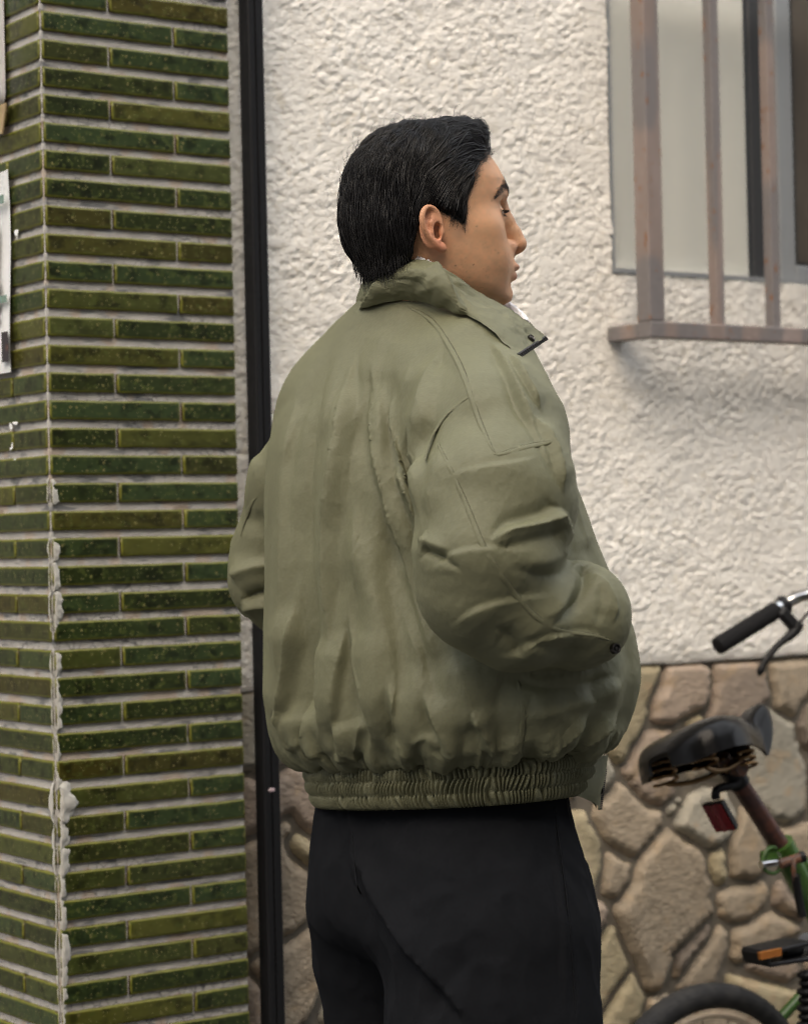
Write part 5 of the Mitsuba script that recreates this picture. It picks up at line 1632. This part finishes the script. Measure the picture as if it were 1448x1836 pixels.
cr = 1 - np.abs(2 * meshkit.fbm(TV * np.array([24, 14, 24]), 2, 66) - 1)
td += (cr ** 3 - 0.4) * 0.0034


def cotton_black(p, n, uv):
    c = mix((0.0072, 0.0078, 0.0094), (0.0108, 0.0115, 0.0135), fbm(p.x * 22, p.y * 22, p.z * 14, octaves=3))
    return c * (0.85 + 0.3 * noise(p.x * 700, p.y * 700, p.z * 500))


bsdf('black_cotton', mikit.proc(cotton_black), 0.95, specular=0.06)
tm2 = trimesh.Trimesh(world(TV + TN * td[:, None]), tm.faces, process=False)
trousers = add('trousers', tm2, 'black_cotton', man, smooth=True, label='loose black cotton trousers')
tt = cKDTree(np.array(tm2.vertices))
TW = TV + TN * td[:, None]
for pts in ([(994, 1450), (1004, 1530), (1013, 1640), (1020, 1740), (1024, 1850)], [(628, 1448), (630, 1500), (634, 1560), (645, 1610)]):
    q = spline(pts, 60)
    out = []
    for x, y in q:
        ab = P(x, y, 0.12)[:2]
        k = np.nonzero((np.abs(TW[:, :2] - ab).max(1) < 0.008) & (TN[:, 2] > 0.1))[0]
        if len(k):
            k = k[TW[k, 2] > TW[k, 2].max() - 0.02]
            out.append(np.r_[ab, TW[k, 2].mean()] + TN[k].mean(0) * 0.0004)
    if len(out) > 6:
        out = np.array(out)
        for _ in range(6):
            out[1:-1] = (out[:-2] + 2 * out[1:-1] + out[2:]) / 4
        add('seam', tube(world(out), 0.0011, 6), 'black_cotton', trousers, smooth=True)
bsdf('shoe_leather', (0.02, 0.018, 0.016), 0.4)
for leg in (RLEG, LLEG):
    c = leg[-1]
    f_ = np.array([math.cos(PHI), 0, -math.sin(PHI)])
    s_ = np.array([math.sin(PHI), 0, math.cos(PHI)])
    def shoe(p, c=c):
        o = np.array([c[0], GROUND, c[2]], np.float32)
        q = p - o
        x, y, z = q @ f_.astype(np.float32), q[..., 1], q @ s_.astype(np.float32)
        L = np.stack([x, y, z], -1)
        d = sd_cone(L, (-0.06, 0.045, 0), (0.12, 0.035, 0), 0.045, 0.042)
        d = smin(d, sd_cone(L, (-0.055, 0.06, 0), (-0.045, 0.13, 0), 0.042, 0.046), 0.03)
        return smax(d, -y + 0.001, 0.006)
    lo = np.array([c[0] - 0.22, GROUND - 0.01, c[2] - 0.22]); hi = np.array([c[0] + 0.22, GROUND + 0.19, c[2] + 0.22])
    m = relax(surface_nets(shoe, lo, hi, 0.008), 3)
    m.vertices = world(m.vertices)
    add('shoe', m, 'shoe_leather', man, smooth=True)
# ---------------------------------------------------------------- head
PSI = math.radians(18)                              # the face turns this much away from the picture plane
HC = P(760, 390, 0.0)
FX = np.array([math.cos(PSI), 0, -math.sin(PSI)])   # forward
FY = np.array([math.sin(PSI), 0, math.cos(PSI)])    # his right, towards us
FZ = np.array([0, 1.0, 0])


def HP(px, py, y=0.0):
    """Spot of the photograph -> head frame (forward, right, up) for a point y to his right of the middle."""
    c = 0.0
    for _ in range(6):
        q = P(px, py, c) - HC
        x = (q[0] - y * FY[0]) / FX[0]
        c = HC[2] + x * FX[2] + y * FY[2]
    return np.array([x, y, q[1]])


def head_world(v):
    return world(HC + v[:, :1] * FX + v[:, 1:2] * FY + v[:, 2:3] * FZ)


#      py   front back  halfwidth
FACE = [(236, 800, 720, .030), (246, 834, 690, .050), (262, 856, 668, .063), (285, 873, 652, .0715), (310, 889.5, 645, .0755), (333, 899, 642, .077), (352, 900, 641, .077), (372, 897, 642, .0768),
        (392, 896, 646, .0765), (415, 898, 655, .0755), (440, 901, 668, .0735), (462, 905, 685, .071), (484, 906, 704, .067), (502, 905, 722, .0625), (517, 906, 745, .056), (529, 907, 775, .047), (538, 908, 810, .036), (544, 898, 840, .022)]
fr = np.array([[HP(f, py)[2], HP(f, py)[0], HP(b, py)[0], w] for py, f, b, w in FACE])[::-1]
FRF = PchipInterpolator(fr[:, 0], fr[:, 1:])
fz = np.linspace(fr[0, 0], fr[-1, 0], 500)
ftab = FRF(fz).astype(np.float32)


def H(px, py, y):
    return HP(px, py, y)


EYE_C = H(884, 380, 0.031)
NOSE = [H(901, 372, 0), H(909, 396, 0), H(919.5, 418, 0), H(926.5, 436, 0)]
EARP = [(786, 396, .0765), (783, 382, .081), (775, 372, .0855), (766, 370.5, .0895), (758.5, 378, .0925), (756.5, 392, .0935), (760, 408, .0915), (769, 424, .088), (779.5, 436, .084), (789, 444, .0795), (795, 446, .0765)]


EARQ = spline(np.array([H(*e) for e in EARP]), 26)
EARR = np.interp(np.linspace(0, 1, 26), np.linspace(0, 1, 11), [.0028, .0030, .0032, .0034, .0035, .0035, .0035, .0035, .0037, .0043, .0042])


def skull_sdf(p):
    x, y, z = p[..., 0], p[..., 1], p[..., 2]
    zz = np.clip(z, fr[0, 0], fr[-1, 0])
    f, b, w = (np.interp(zz, fz, ftab[:, k]).astype(np.float32) for k in range(3))
    # each level: an oval whose widest place lies behind the middle
    m = b + (f - b) * 0.47
    xr = np.where(x > m, (x - m) / (f - m), (x - m) / (m - b))
    nf = np.where(x > m, 2.25, 2.0)
    k = (np.abs(xr) ** nf + np.abs(y / w) ** nf) ** (1 / nf)
    d = (k - 1) * np.minimum(w, (f - b) / 2) * 0.92
    d = smax(d, z - fr[-1, 0] + 0.002, 0.02)
    d = smax(d, fr[0, 0] + 0.0015 - z, 0.008)
    return d


def face_sdf(p):
    x, y, z = p[..., 0], p[..., 1], p[..., 2]
    d = skull_sdf(p)
    d = smin(d, sd_cone(p, H(748, 470, 0), H(765, 620, 0), 0.054, 0.050), 0.02)
    # brow, cheek bone, chin, jaw corner
    for s in (1, -1):
        d = smin(d, sd_cone(p, H(901, 343, 0.010) * [1, s, 1], H(884, 346, 0.045) * [1, s, 1], 0.0065, 0.0055), 0.012)
        d = smax(d, -sd_ell(p, H(903, 374, 0.030) * [1, s, 1], (0.012, 0.018, 0.0095)), 0.012)
        d = smin(d, sd_ell(p, H(862, 408, 0.048) * [1, s, 1], (0.022, 0.016, 0.015)), 0.024)
        d = smin(d, sd_ell(p, H(888, 470, 0.026) * [1, s, 1], (0.012, 0.018, 0.020)), 0.022)
        # eyelids round the eye
        e = EYE_C * [1, s, 1]
        lid = sd_ell(p, e, (0.0142, 0.0150, 0.0142))
        d = smin(d, lid, 0.004)
        d = smax(d, -sd_ell(p, e + np.array([0.0125, 0.000 * s, -0.0006]), (0.008, 0.0125, 0.0017)), 0.0012)
        d = smax(d, -sd_ell(p, e + np.array([0.0105, 0.0, 0.0065]), (0.0075, 0.016, 0.0009)), 0.002)
    for s in (1, -1):
        d = smin(d, sd_ell(p, H(868, 442, 0.041) * [1, s, 1], (0.024, 0.015, 0.026)), 0.020)
    d = smin(d, sd_ell(p, H(896, 527, 0), (0.0150, 0.018, 0.013)), 0.014)
    # nose
    n = sd_chain(p, NOSE, [0.0072, 0.0095, 0.0110, 0.0134], 0.004)
    for s in (1, -1):
        n = smin(n, sd_ell(p, H(914, 442.5, 0.0135) * [1, s, 1], (0.0100, 0.0068, 0.0080)), 0.005)
    for s in (1, -1):
        d = smax(d, -sd_chain(p, [H(911, 431, .0185) * [1, s, 1], H(906, 442, .0205) * [1, s, 1], H(912, 454, .017) * [1, s, 1]], [0.0012, 0.0014, 0.0010]), 0.004)
    n = smin(n, sd_cone(p, H(923, 447, 0), H(914, 455, 0), 0.0058, 0.006), 0.005)
    d = smin(d, n, 0.013)
    for s in (1, -1):
        d = smax(d, -sd_ell(p, H(925.5, 449.5, 0.0100) * [1, s, 1], (0.0062, 0.0048, 0.0042)), 0.0018)
    # lips
    d = smin(d, sd_ell(p, H(895, 480, 0), (0.0185, 0.028, 0.0225)), 0.012)
    up = sd_ell(p, H(910.5, 479.5, 0), (0.0143, 0.0235, 0.0070))
    for s in (1, -1):
        up = smin(up, sd_ell(p, H(905, 484, 0.014) * [1, s, 1], (0.009, 0.0125, 0.0042)), 0.004)
    lo_ = sd_ell(p, H(907.5, 496.5, 0), (0.0134, 0.0215, 0.0080))
    d = smin(d, up, 0.005)
    d = smin(d, lo_, 0.005)
    d = smax(d, -sd_ell(p, H(922, 487.3, 0), (0.016, 0.0245, 0.0007)), 0.0016)
    d = smax(d, -sd_ell(p, H(925, 511.5, 0), (0.010, 0.020, 0.0036)), 0.006)
    # ear (our side) and its twin
    q = np.stack([x, np.abs(y), z], -1)
    near = q[..., 1] > 0.058
    if near.any():
        r = q[near]
        hel = sd_chain(r, EARQ, EARR, 0.0015)
        plate = sd_ell(r, H(773, 407, .0815), (0.0165, 0.0060, 0.0275))
        e = smin(plate, hel, 0.004)
        e = smax(e, -sd_ell(r, H(769.5, 389, .0905), (0.0050, 0.0065, 0.0120)), 0.0025)
        anti = sd_chain(r, [H(778, 384, .0825), H(771.5, 399, .0858), H(774, 416, .0855), (H(784, 431, .0815))], [.0026, .0031, .0031, .0028], 0.003)
        e = smin(e, anti, 0.003)
        e = smax(e, -sd_ell(r, H(783.5, 413, .0835), (0.0062, 0.0085, 0.0112)), 0.0025)
        e = smin(e, sd_ell(r, H(791.5, 415, .0795), (0.0040, 0.0042, 0.0055)), 0.003)
        e = smin(e, sd_ell(r, H(791, 441, .0785), (0.0056, 0.0040, 0.0062)), 0.004)
        dn = d[near]
        d[near] = smin(dn, e, 0.004)
    return d


lo_h = np.array([HP(625, 400)[0], -0.100, P(0, 640)[1] - HC[1]])
hi_h = np.array([HP(952, 400)[0], 0.100, HP(760, 228)[2]])


def clipped(p):
    return smax(face_sdf(p), (P(0, 625)[1] - HC[1]) - p[..., 2], 0.003)


# the face side is meshed finely, the rest (under hair and collar) is part of the same mesh
hd = surface_nets(clipped, lo_h, hi_h, 0.00165)
hd = relax(hd, 2, 0.45)
HV = np.array(hd.vertices)
HN = normals(hd)
t1 = meshkit.fbm(HV * 60, 3, 4)
t2 = meshkit.fbm(HV * 420, 2, 9)
base = np.array([0.545, 0.302, 0.170])
t3 = meshkit.fbm(HV * 150, 3, 14)
col = base * (0.90 + 0.20 * t1[:, None]) * (0.90 + 0.20 * t3[:, None]) * (0.94 + 0.12 * t2[:, None])
col = col * (1 + (t3[:, None] - 0.5) * np.array([0.10, -0.05, -0.12]))
por = np.clip((meshkit.noise(HV * 640, 31) - 0.80) * 6, 0, 1)[:, None]
col = col * (1 - 0.22 * por)


def blend(center, rad, tint, amt):
    global col
    w = np.exp(-(((HV - center) / rad) ** 2).sum(1))[:, None] * amt
    col = col * (1 - w) + np.array(tint) * w


for s in (1, -1):
    blend(H(770, 405, .086) * [1, s, 1], (0.026, 0.016, 0.034), (0.52, 0.215, 0.125), 0.75)
    blend(H(785, 440, .080) * [1, s, 1], (0.014, 0.012, 0.014), (0.56, 0.20, 0.115), 0.8)
    blend(H(872, 412, .050) * [1, s, 1], (0.028, 0.03, 0.022), (0.53, 0.30, 0.165), 0.5)
    blend(H(918, 443, .012) * [1, s, 1], (0.014, 0.012, 0.010), (0.47, 0.22, 0.14), 0.6)
    blend(H(822, 412, .072) * [1, s, 1], (0.010, 0.02, 0.016), (0.26, 0.165, 0.115), 0.55)      # shaved sideburn
    blend(H(880, 528, .030) * [1, s, 1], (0.034, 0.03, 0.018), (0.34, 0.20, 0.12), 0.45)         # chin stubble
blend(H(921, 479.5, 0), (0.012, 0.022, 0.0052), (0.40, 0.165, 0.130), 0.9)
blend(H(919, 496, 0), (0.012, 0.021, 0.0068), (0.40, 0.135, 0.120), 0.9)
blend(H(916, 463, 0), (0.012, 0.022, 0.006), (0.40, 0.24, 0.15), 0.4)
for px, py in ((848.7, 406.4), (846.7, 474), (814.7, 475.5), (881, 359), (875, 384.5), (893, 453)):
    j = np.argmin(((HV - H(px, py, 0.06))[:, [0, 2]] ** 2).sum(1) + 10 * (HV[:, 1] < 0) + 0.02 * (HN[:, 1] < 0.1))
    w = np.exp(-(np.linalg.norm(HV - HV[j], axis=1) / 0.0013) ** 4)[:, None] * (0.85 if py in (406.4, 359, 475.5, 474) else 0.5)
    col = col * (1 - w) + np.array([0.07, 0.04, 0.03]) * w


def skin_bump(p, n, uv):
    return fbm(p.x * 800, p.y * 800, p.z * 800, octaves=2) * 0.00016


bumped('skin', VC, mikit.proc(skin_bump, eps=4e-4), rough=0.50, specular=0.40)
add('body', trimesh.Trimesh(head_world(HV), hd.faces, process=False), 'skin', man, smooth=True, color=np.clip(col, 0, 1), label='tanned face, ear and neck in profile')

# eyes
bsdf('eye_white', (0.70, 0.66, 0.62), 0.15, clearcoat=1.0)
bsdf('eye_iris', (0.02, 0.011, 0.007), 0.1, clearcoat=1.0)
for s in (1, -1):
    e = trimesh.creation.icosphere(subdivisions=4, radius=0.0133)
    v = e.vertices
    iris = v[:, 0] > 0.0117
    e.vertices = v * np.where(v[:, 0] > 0.0117, 1.01, 1.0)[:, None]
    for nm, keep, mat in (('eye', np.ones(len(v), bool), 'eye_white'),):
        k = add(nm, trimesh.Trimesh(head_world(e.vertices + EYE_C * [1, s, 1]), e.faces, process=False), mat, man, smooth=True)
    ir = clean(e, iris)
    add('iris', trimesh.Trimesh(head_world(ir.vertices * 1.004 + EYE_C * [1, s, 1]), ir.faces, process=False), 'eye_iris', k, smooth=True)

# ---------------------------------------------------------------- hair
HAIR = [(221, 850, 724, .034), (229, 862, 703, .050), (243, 868, 678, .064), (262, 871, 656, .0745), (290, 872, 635, .0825), (320, 872, 621, .0855), (350, 872, 616, .0865), (380, 870, 614.5, .0860), (410, 850, 616, .0845),
        (440, 830, 624, .0800), (465, 820, 636, .0740), (480, 810, 645, .0690), (504, 800, 660, .064)]
hr = np.array([[HP(f, py)[2], HP(f, py)[0], HP(b, py)[0], w] for py, f, b, w in HAIR])[::-1]
hz = np.linspace(hr[0, 0], hr[-1, 0], 400)
htab = PchipInterpolator(hr[:, 0], hr[:, 1:])(hz).astype(np.float32)
LINE = [(880, 205, .03), (874, 245, .03), (873, 268, .03), (866, 279, .045), (853, 292, .060), (851, 308, .066), (847, 325, .07), (836, 350, .074), (835, 379, .075), (831.5, 404, .074), (818, 394, .075), (800, 377, .077), (786, 369.5, .078),
        (776, 367, .079), (764, 368, .080), (757, 374, .082), (752, 390, .08), (748, 408, .078), (745, 424, .076), (740, 441, .072), (742, 452, .07), (735, 466, .068), (712, 480, .062), (694, 492, .055), (674, 500, .04), (650, 510, .0), (560, 505, .0), (560, 205, .0)]
line = np.array([HP(x, y, w)[[0, 2]] for x, y, w in LINE])
lp = sg.Polygon(line).buffer(0)
GX, GZ = np.arange(-0.14, 0.14, 0.0012), np.arange(-0.12, 0.16, 0.0012)
ggx, ggz = np.meshgrid(GX, GZ, indexing='ij')
pt = shapely.points(ggx.ravel(), ggz.ravel())
ld = shapely.distance(pt, lp.exterior).reshape(ggx.shape)
ld = np.where(shapely.contains_xy(lp, ggx.ravel(), ggz.ravel()).reshape(ggx.shape), -ld, ld).astype(np.float32)
from scipy.ndimage import map_coordinates


def line_d(x, z):
    return map_coordinates(ld, [(x - GX[0]) / 0.0012, (z - GZ[0]) / 0.0012], order=1, mode='nearest')


def hair_sdf(p):
    x, y, z = p[..., 0], p[..., 1], p[..., 2]
    zz = np.clip(z, hr[0, 0], hr[-1, 0])
    f, b, w = (np.interp(zz, hz, htab[:, k]).astype(np.float32) for k in range(3))
    m = b + (f - b) * 0.47
    xr = np.where(x > m, (x - m) / (f - m), (x - m) / (m - b))
    k = (np.abs(xr) ** 2.2 + np.abs(y / w) ** 2.2) ** (1 / 2.2)
    d = (k - 1) * np.minimum(w, (f - b) / 2) * 0.92
    d = smax(d, z - hr[-1, 0] + 0.001, 0.016)
    d = smax(d, hr[0, 0] - z, 0.006)
    # the quiff stands out above the forehead
    d = smin(d, sd_chain(p, [H(800, 238, 0.02), H(846, 238, 0.025), H(861, 254, 0.022)], [0.018, 0.016, 0.011], 0.01), 0.012)
    d = smin(d, sd_chain(p, [H(846, 240, -0.02), H(858, 252, -0.02)], [0.016, 0.011], 0.01), 0.012)
    d = smin(d, skull_sdf(p) - 0.0048, 0.004)
    lk = line_d(x, z)
    d = smax(d, lk, 0.006)
    near = (d < 0.01) & (d > -0.02)
    pn = p[near]
    lock = 1 - np.abs(2 * meshkit.fbm(np.stack([pn[:, 0] * 60 + pn[:, 2] * 14, pn[:, 1] * 60, pn[:, 2] * 10], -1), 2, 3) - 1)
    d[near] += (lock - 0.6) * (0.006 + 0.006 * np.clip((pn[:, 2] - HP(0, 262)[2]) / 0.02, 0, 1))
    return d


hc = surface_nets(hair_sdf, lo_h - [0.02, 0.004, 0], hi_h + [0, 0.004, 0.012], 0.003)
hc = relax(hc, 2)
CV, CN = np.array(hc.vertices), normals(hc)
bsdf('hair', (0.0066, 0.0062, 0.0070), 0.42, specular=0.36)
hair = add('hair', trimesh.Trimesh(head_world(CV - CN * 0.0016), hc.faces, process=False), 'hair', man, smooth=True, label='short black hair swept back from the forehead')
ctree = cKDTree(CV)

# flow of the hair in the side view: (photo spot) -> direction in photo pixels
FLOW = [((650, 260), (-.75, .65)), ((700, 228), (-.75, .35)), ((760, 224), (-.55, .8)), ((690, 260), (-.25, 1)), ((740, 260), (-.15, 1)), ((790, 240), (-.55, .8)), ((830, 236), (-.75, .5)), ((860, 246), (-.8, -.3)), ((862, 270), (-.85, .1)), ((840, 268), (-.9, .35)),
        ((620, 330), (-.25, 1)), ((615, 390), (.0, 1)), ((622, 440), (.25, 1)), ((640, 475), (.3, 1)), ((660, 480), (.1, 1)), ((690, 470), (-.05, 1)), ((660, 320), (-.12, 1)), ((700, 340), (-.02, 1)), ((740, 330), (-.05, 1)), ((660, 400), (.0, 1)), ((710, 400), (.02, 1)), ((735, 420), (.1, 1)),
        ((780, 290), (-.6, .8)), ((820, 290), (-.85, .55)), ((846, 300), (-.8, .6)), ((800, 320), (-.75, .65)), ((838, 330), (-.7, .75)), ((770, 340), (-.5, .85)), ((800, 352), (-.55, .85)), ((826, 352), (-.35, .95)), ((828, 380), (-.05, 1)), ((812, 378), (-.2, 1)), ((760, 360), (-.4, .9)), ((748, 380), (-.2, 1))]
fpos = np.array([HP(*a, 0.07)[[0, 2]] for a, d in FLOW])
fdir = np.array([[d[0], -d[1]] for a, d in FLOW])
fdir /= np.linalg.norm(fdir, axis=1, keepdims=True)


def flow(q):
    w = 1 / (((q[:, None, [0, 2]] - fpos) ** 2).sum(-1) + 0.006 ** 2) ** 1.6
    d = (w[..., None] * fdir).sum(1)
    return d / (np.linalg.norm(d, axis=1, keepdims=True) + 1e-9)


def strands(n, seed, r0, lift, length, jitter, side=None, curl=0.0, steps=9, area=None):
    g = np.random.default_rng(seed)
    tri = CV[hc.faces]
    ar = np.linalg.norm(np.cross(tri[:, 1] - tri[:, 0], tri[:, 2] - tri[:, 0]), axis=1)
    cen = tri.mean(1)
    ar = ar * (cen[:, 1] > -0.045) * (CN[hc.faces[:, 0]] @ np.array([0.1, 0.9, 0.35]) > -0.35)
    if area is not None:
        ar = ar * area(cen)
    pick = g.choice(len(tri), n, p=ar / ar.sum())
    uvw = g.dirichlet((1, 1, 1), n)
    q = (tri[pick] * uvw[..., None]).sum(1)
    clump = meshkit.noise(q * np.array([90, 90, 30]), seed)[:, None] - 0.5
    L = length * (0.6 + 0.8 * g.random(n))
    side_d = g.normal(size=(n, 1)) * jitter
    out = []
    lift_end = lift * (0.3 + g.random(n))
    for k in range(steps):
        t = k / (steps - 1)
        _, i = ctree.query(q)
        nrm = CN[i]
        base_p = q - nrm * (((q - CV[i]) * nrm).sum(1))[:, None]
        off = -0.0008 + lift_end * (0.25 + math.sin(math.pi * min(t * 0.9 + 0.05, 1)) * 0.9)
        out.append(base_p + nrm * off[:, None])
        f2 = flow(base_p)
        d3 = np.stack([f2[:, 0], np.zeros(n), f2[:, 1]], 1)
        flip = np.array([0.0, 0.25, 0.0])
        d3 = d3 + flip * 0
        tang = np.cross(nrm, d3)
        d3 = d3 + tang * (side_d + clump * 0.28 + curl * math.sin(t * 7))
        d3 = d3 - nrm * (d3 * nrm).sum(1)[:, None]
        d3 /= np.linalg.norm(d3, axis=1, keepdims=True) + 1e-9
        stepv = d3 * (L / (steps - 1))[:, None]
        stop = line_d(base_p[:, 0] + stepv[:, 0] * 2, base_p[:, 2] + stepv[:, 2] * 2) > 0.0035 + 0.004 * g.random(n)
        q = base_p + stepv * np.where(stop, 0.12, 1.0)[:, None]
    pts = np.stack(out, 1)
    return pts, np.full(n, r0) * (0.6 + 0.8 * g.random(n))


def strand_mesh(pts, r, tip=0.25):
    n, m = pts.shape[:2]
    t = np.gradient(pts, axis=1)
    t /= np.linalg.norm(t, axis=-1, keepdims=True) + 1e-12
    a = np.cross(t, np.array([0.37, 0.81, 0.45]))
    a /= np.linalg.norm(a, axis=-1, keepdims=True) + 1e-12
    b = np.cross(t, a)
    prof = np.interp(np.linspace(0, 1, m), [0, 0.12, 0.7, 1], [0.6, 1, 0.9, tip])
    v = []
    for k in range(3):
        th = k * 2 * math.pi / 3
        v.append(pts + (a * math.cos(th) + b * math.sin(th)) * (r[:, None] * prof)[..., None])
    v = np.stack(v, 2)                              # n, m, 3, xyz
    idx = np.arange(n * m * 3).reshape(n, m, 3)
    F = []
    for k in range(3):
        A, B, C, D = idx[:, :-1, k], idx[:, :-1, (k + 1) % 3], idx[:, 1:, (k + 1) % 3], idx[:, 1:, k]
        F += [np.stack([A, B, C], -1).reshape(-1, 3), np.stack([A, C, D], -1).reshape(-1, 3)]
    return trimesh.Trimesh(v.reshape(-1, 3), np.vstack(F), process=False)


sets = [strands(1500, 11, 0.00115, 0.0026, 0.050, 0.12), strands(9000, 1, 0.00042, 0.0016, 0.050, 0.10), strands(5200, 2, 0.00030, 0.0022, 0.045, 0.16),
        strands(900, 3, 0.00050, 0.0045, 0.042, 0.25, area=lambda c: (c[:, 2] > HP(0, 300)[2]) * 1.0)]
nape_g = np.random.default_rng(17)
nape = []
cand = np.nonzero((CV[:, 2] < HP(0, 450)[2]) & (CV[:, 2] > HP(0, 484)[2]) & (CV[:, 1] > -0.02) & (CV[:, 0] < HP(725, 470, .05)[0]))[0]
for k in range(420):
    i = nape_g.choice(cand)
    n_ = CN[i] * [1, 1, 0]; n_ = n_ / (np.linalg.norm(n_) + 1e-9)
    L = 0.012 + 0.016 * nape_g.random()
    t = np.linspace(-0.4, 1, 8)[:, None]
    d = np.array([0.20 + 0.10 * nape_g.normal(), 0.1 * nape_g.normal(), -1.0])
    nape.append(CV[i] + n_ * (0.0004 + 0.0030 * t * (0.4 + nape_g.random())) + d * L * t)
sets.append((np.array(nape), np.full(len(nape), 0.00034)))
sm = cat([strand_mesh(p, r) for p, r in sets])
sm.vertices = head_world(sm.vertices)
add('strands', sm, 'hair', hair, smooth=True, stuff=True)
# loose hairs: curls over the crown and at the quiff, fringes at nape, temple and sideburn
loose = []
g = np.random.default_rng(5)
top = np.nonzero((CN[:, 2] > 0.25) & (CV[:, 1] > -0.05))[0]
for k in range(230):
    i = g.choice(top)
    d = CN[i] * (0.5 + g.random()) + np.array([-0.7 + g.normal() * 0.6, g.normal() * 0.5, 0.25])
    d /= np.linalg.norm(d)
    L = 0.010 + 0.022 * g.random() ** 1.5
    e = np.cross(d, [0, 1, 0]) * g.choice([-1, 1]); e /= np.linalg.norm(e)
    t = np.linspace(0, 1, 9)[:, None]
    cu = 1.2 + 2.4 * g.random()
    pth = CV[i] + L * (d * np.sin(t * cu) / cu + e * (1 - np.cos(t * cu)) / cu * (1.0))
    loose.append(pth)
lm = strand_mesh(np.array(loose), np.full(len(loose), 0.00027), 0.5)
fr_ = []
for k in range(620):                                # hairs crossing the hairline
    s = g.random()
    ln = sg.LineString(line[2:13]) if k % 2 else sg.LineString(line[18:26])
    c = np.array(ln.interpolate(s, normalized=True).coords[0])
    y = 0.06
    cand = np.argmin(((HV[:, [0, 2]] - c) ** 2).sum(1) + 10 * (HV[:, 1] < 0.0))
    p0 = HV[cand] + HN[cand] * 0.002
    f2 = flow(p0[None])[0]
    d = np.array([f2[0], 0, f2[1]]) + g.normal(size=3) * 0.25 + HN[cand] * 0.1
    L = 0.006 + 0.010 * g.random()
    t = np.linspace(-0.8, 0.7, 9)[:, None]
    p = p0 + d * L * t
    _, j = cKDTree(HV).query(p) if False else (None, None)
    fr_.append(p)
fmsh = strand_mesh(np.array(fr_), np.full(len(fr_), 0.00020), 0.3)
m = cat([lm, fmsh])
m.vertices = head_world(m.vertices)
add('loose_hairs', m, 'hair', hair, smooth=True, stuff=True)

# eyebrow and lashes
htree = cKDTree(HV)
br = []
bpath = spline(np.array([H(880, 350, .050), H(885, 343, .046), H(891, 337, .041), H(899, 335, .030), H(908, 339, .014)]), 60)
for k in range(400):
    t = g.random()
    c = bpath[int(t * 59)] + np.array([g.normal() * 0.0008, 0, g.normal() * 0.0030 * (0.4 + min(t, 0.7) * 1.2)])
    _, i = htree.query(c)
    p0 = HV[i] + HN[i] * 0.0003
    d = -(bpath[min(int(t * 59) + 1, 59)] - bpath[max(int(t * 59) - 1, 0)]); d /= np.linalg.norm(d)
    d = d * 0.8 + np.array([0, 0, 0.35]) + g.normal(size=3) * 0.18
    L = 0.0045 + 0.003 * g.random()
    s_ = np.linspace(0, 1, 6)[:, None]
    p = p0 + d * L * s_
    _, i2 = htree.query(p)
    p = HV[i2] + HN[i2] * (0.0003 + 0.0009 * s_)
    br.append(p)
bm = strand_mesh(np.array(br), np.full(len(br), 0.00021), 0.4)
bm.vertices = head_world(bm.vertices)
add('eyebrow', bm, 'hair', man, smooth=True)
la = []
for k in range(80):
    th = -0.2 + 1.55 * g.random()
    r = 0.0148
    p0 = EYE_C + np.array([math.cos(th) * r * 0.98, math.sin(th) * r, 0.0012])
    d = np.array([math.cos(th), math.sin(th) * 0.7, -0.05 + 0.1 * g.normal()])
    t = np.linspace(0, 1, 6)[:, None]
    la.append(p0 + d * 0.0075 * t + np.array([0, 0, 0.0030]) * t ** 2 - np.array([0, 0, 0.0022]) * t)
for k in range(22):
    th = -0.5 + 1.6 * g.random()
    p0 = EYE_C + np.array([math.cos(th) * 0.0145, math.sin(th) * 0.0147, -0.0026])
    t = np.linspace(0, 1, 6)[:, None]
    la.append(p0 + np.array([math.cos(th), math.sin(th) * 0.5, -0.6]) * 0.004 * t)
am = strand_mesh(np.array(la), np.full(len(la), 0.00022), 0.3)
am.vertices = head_world(am.vertices)
add('eyelashes', am, 'hair', man, smooth=True, stuff=True)
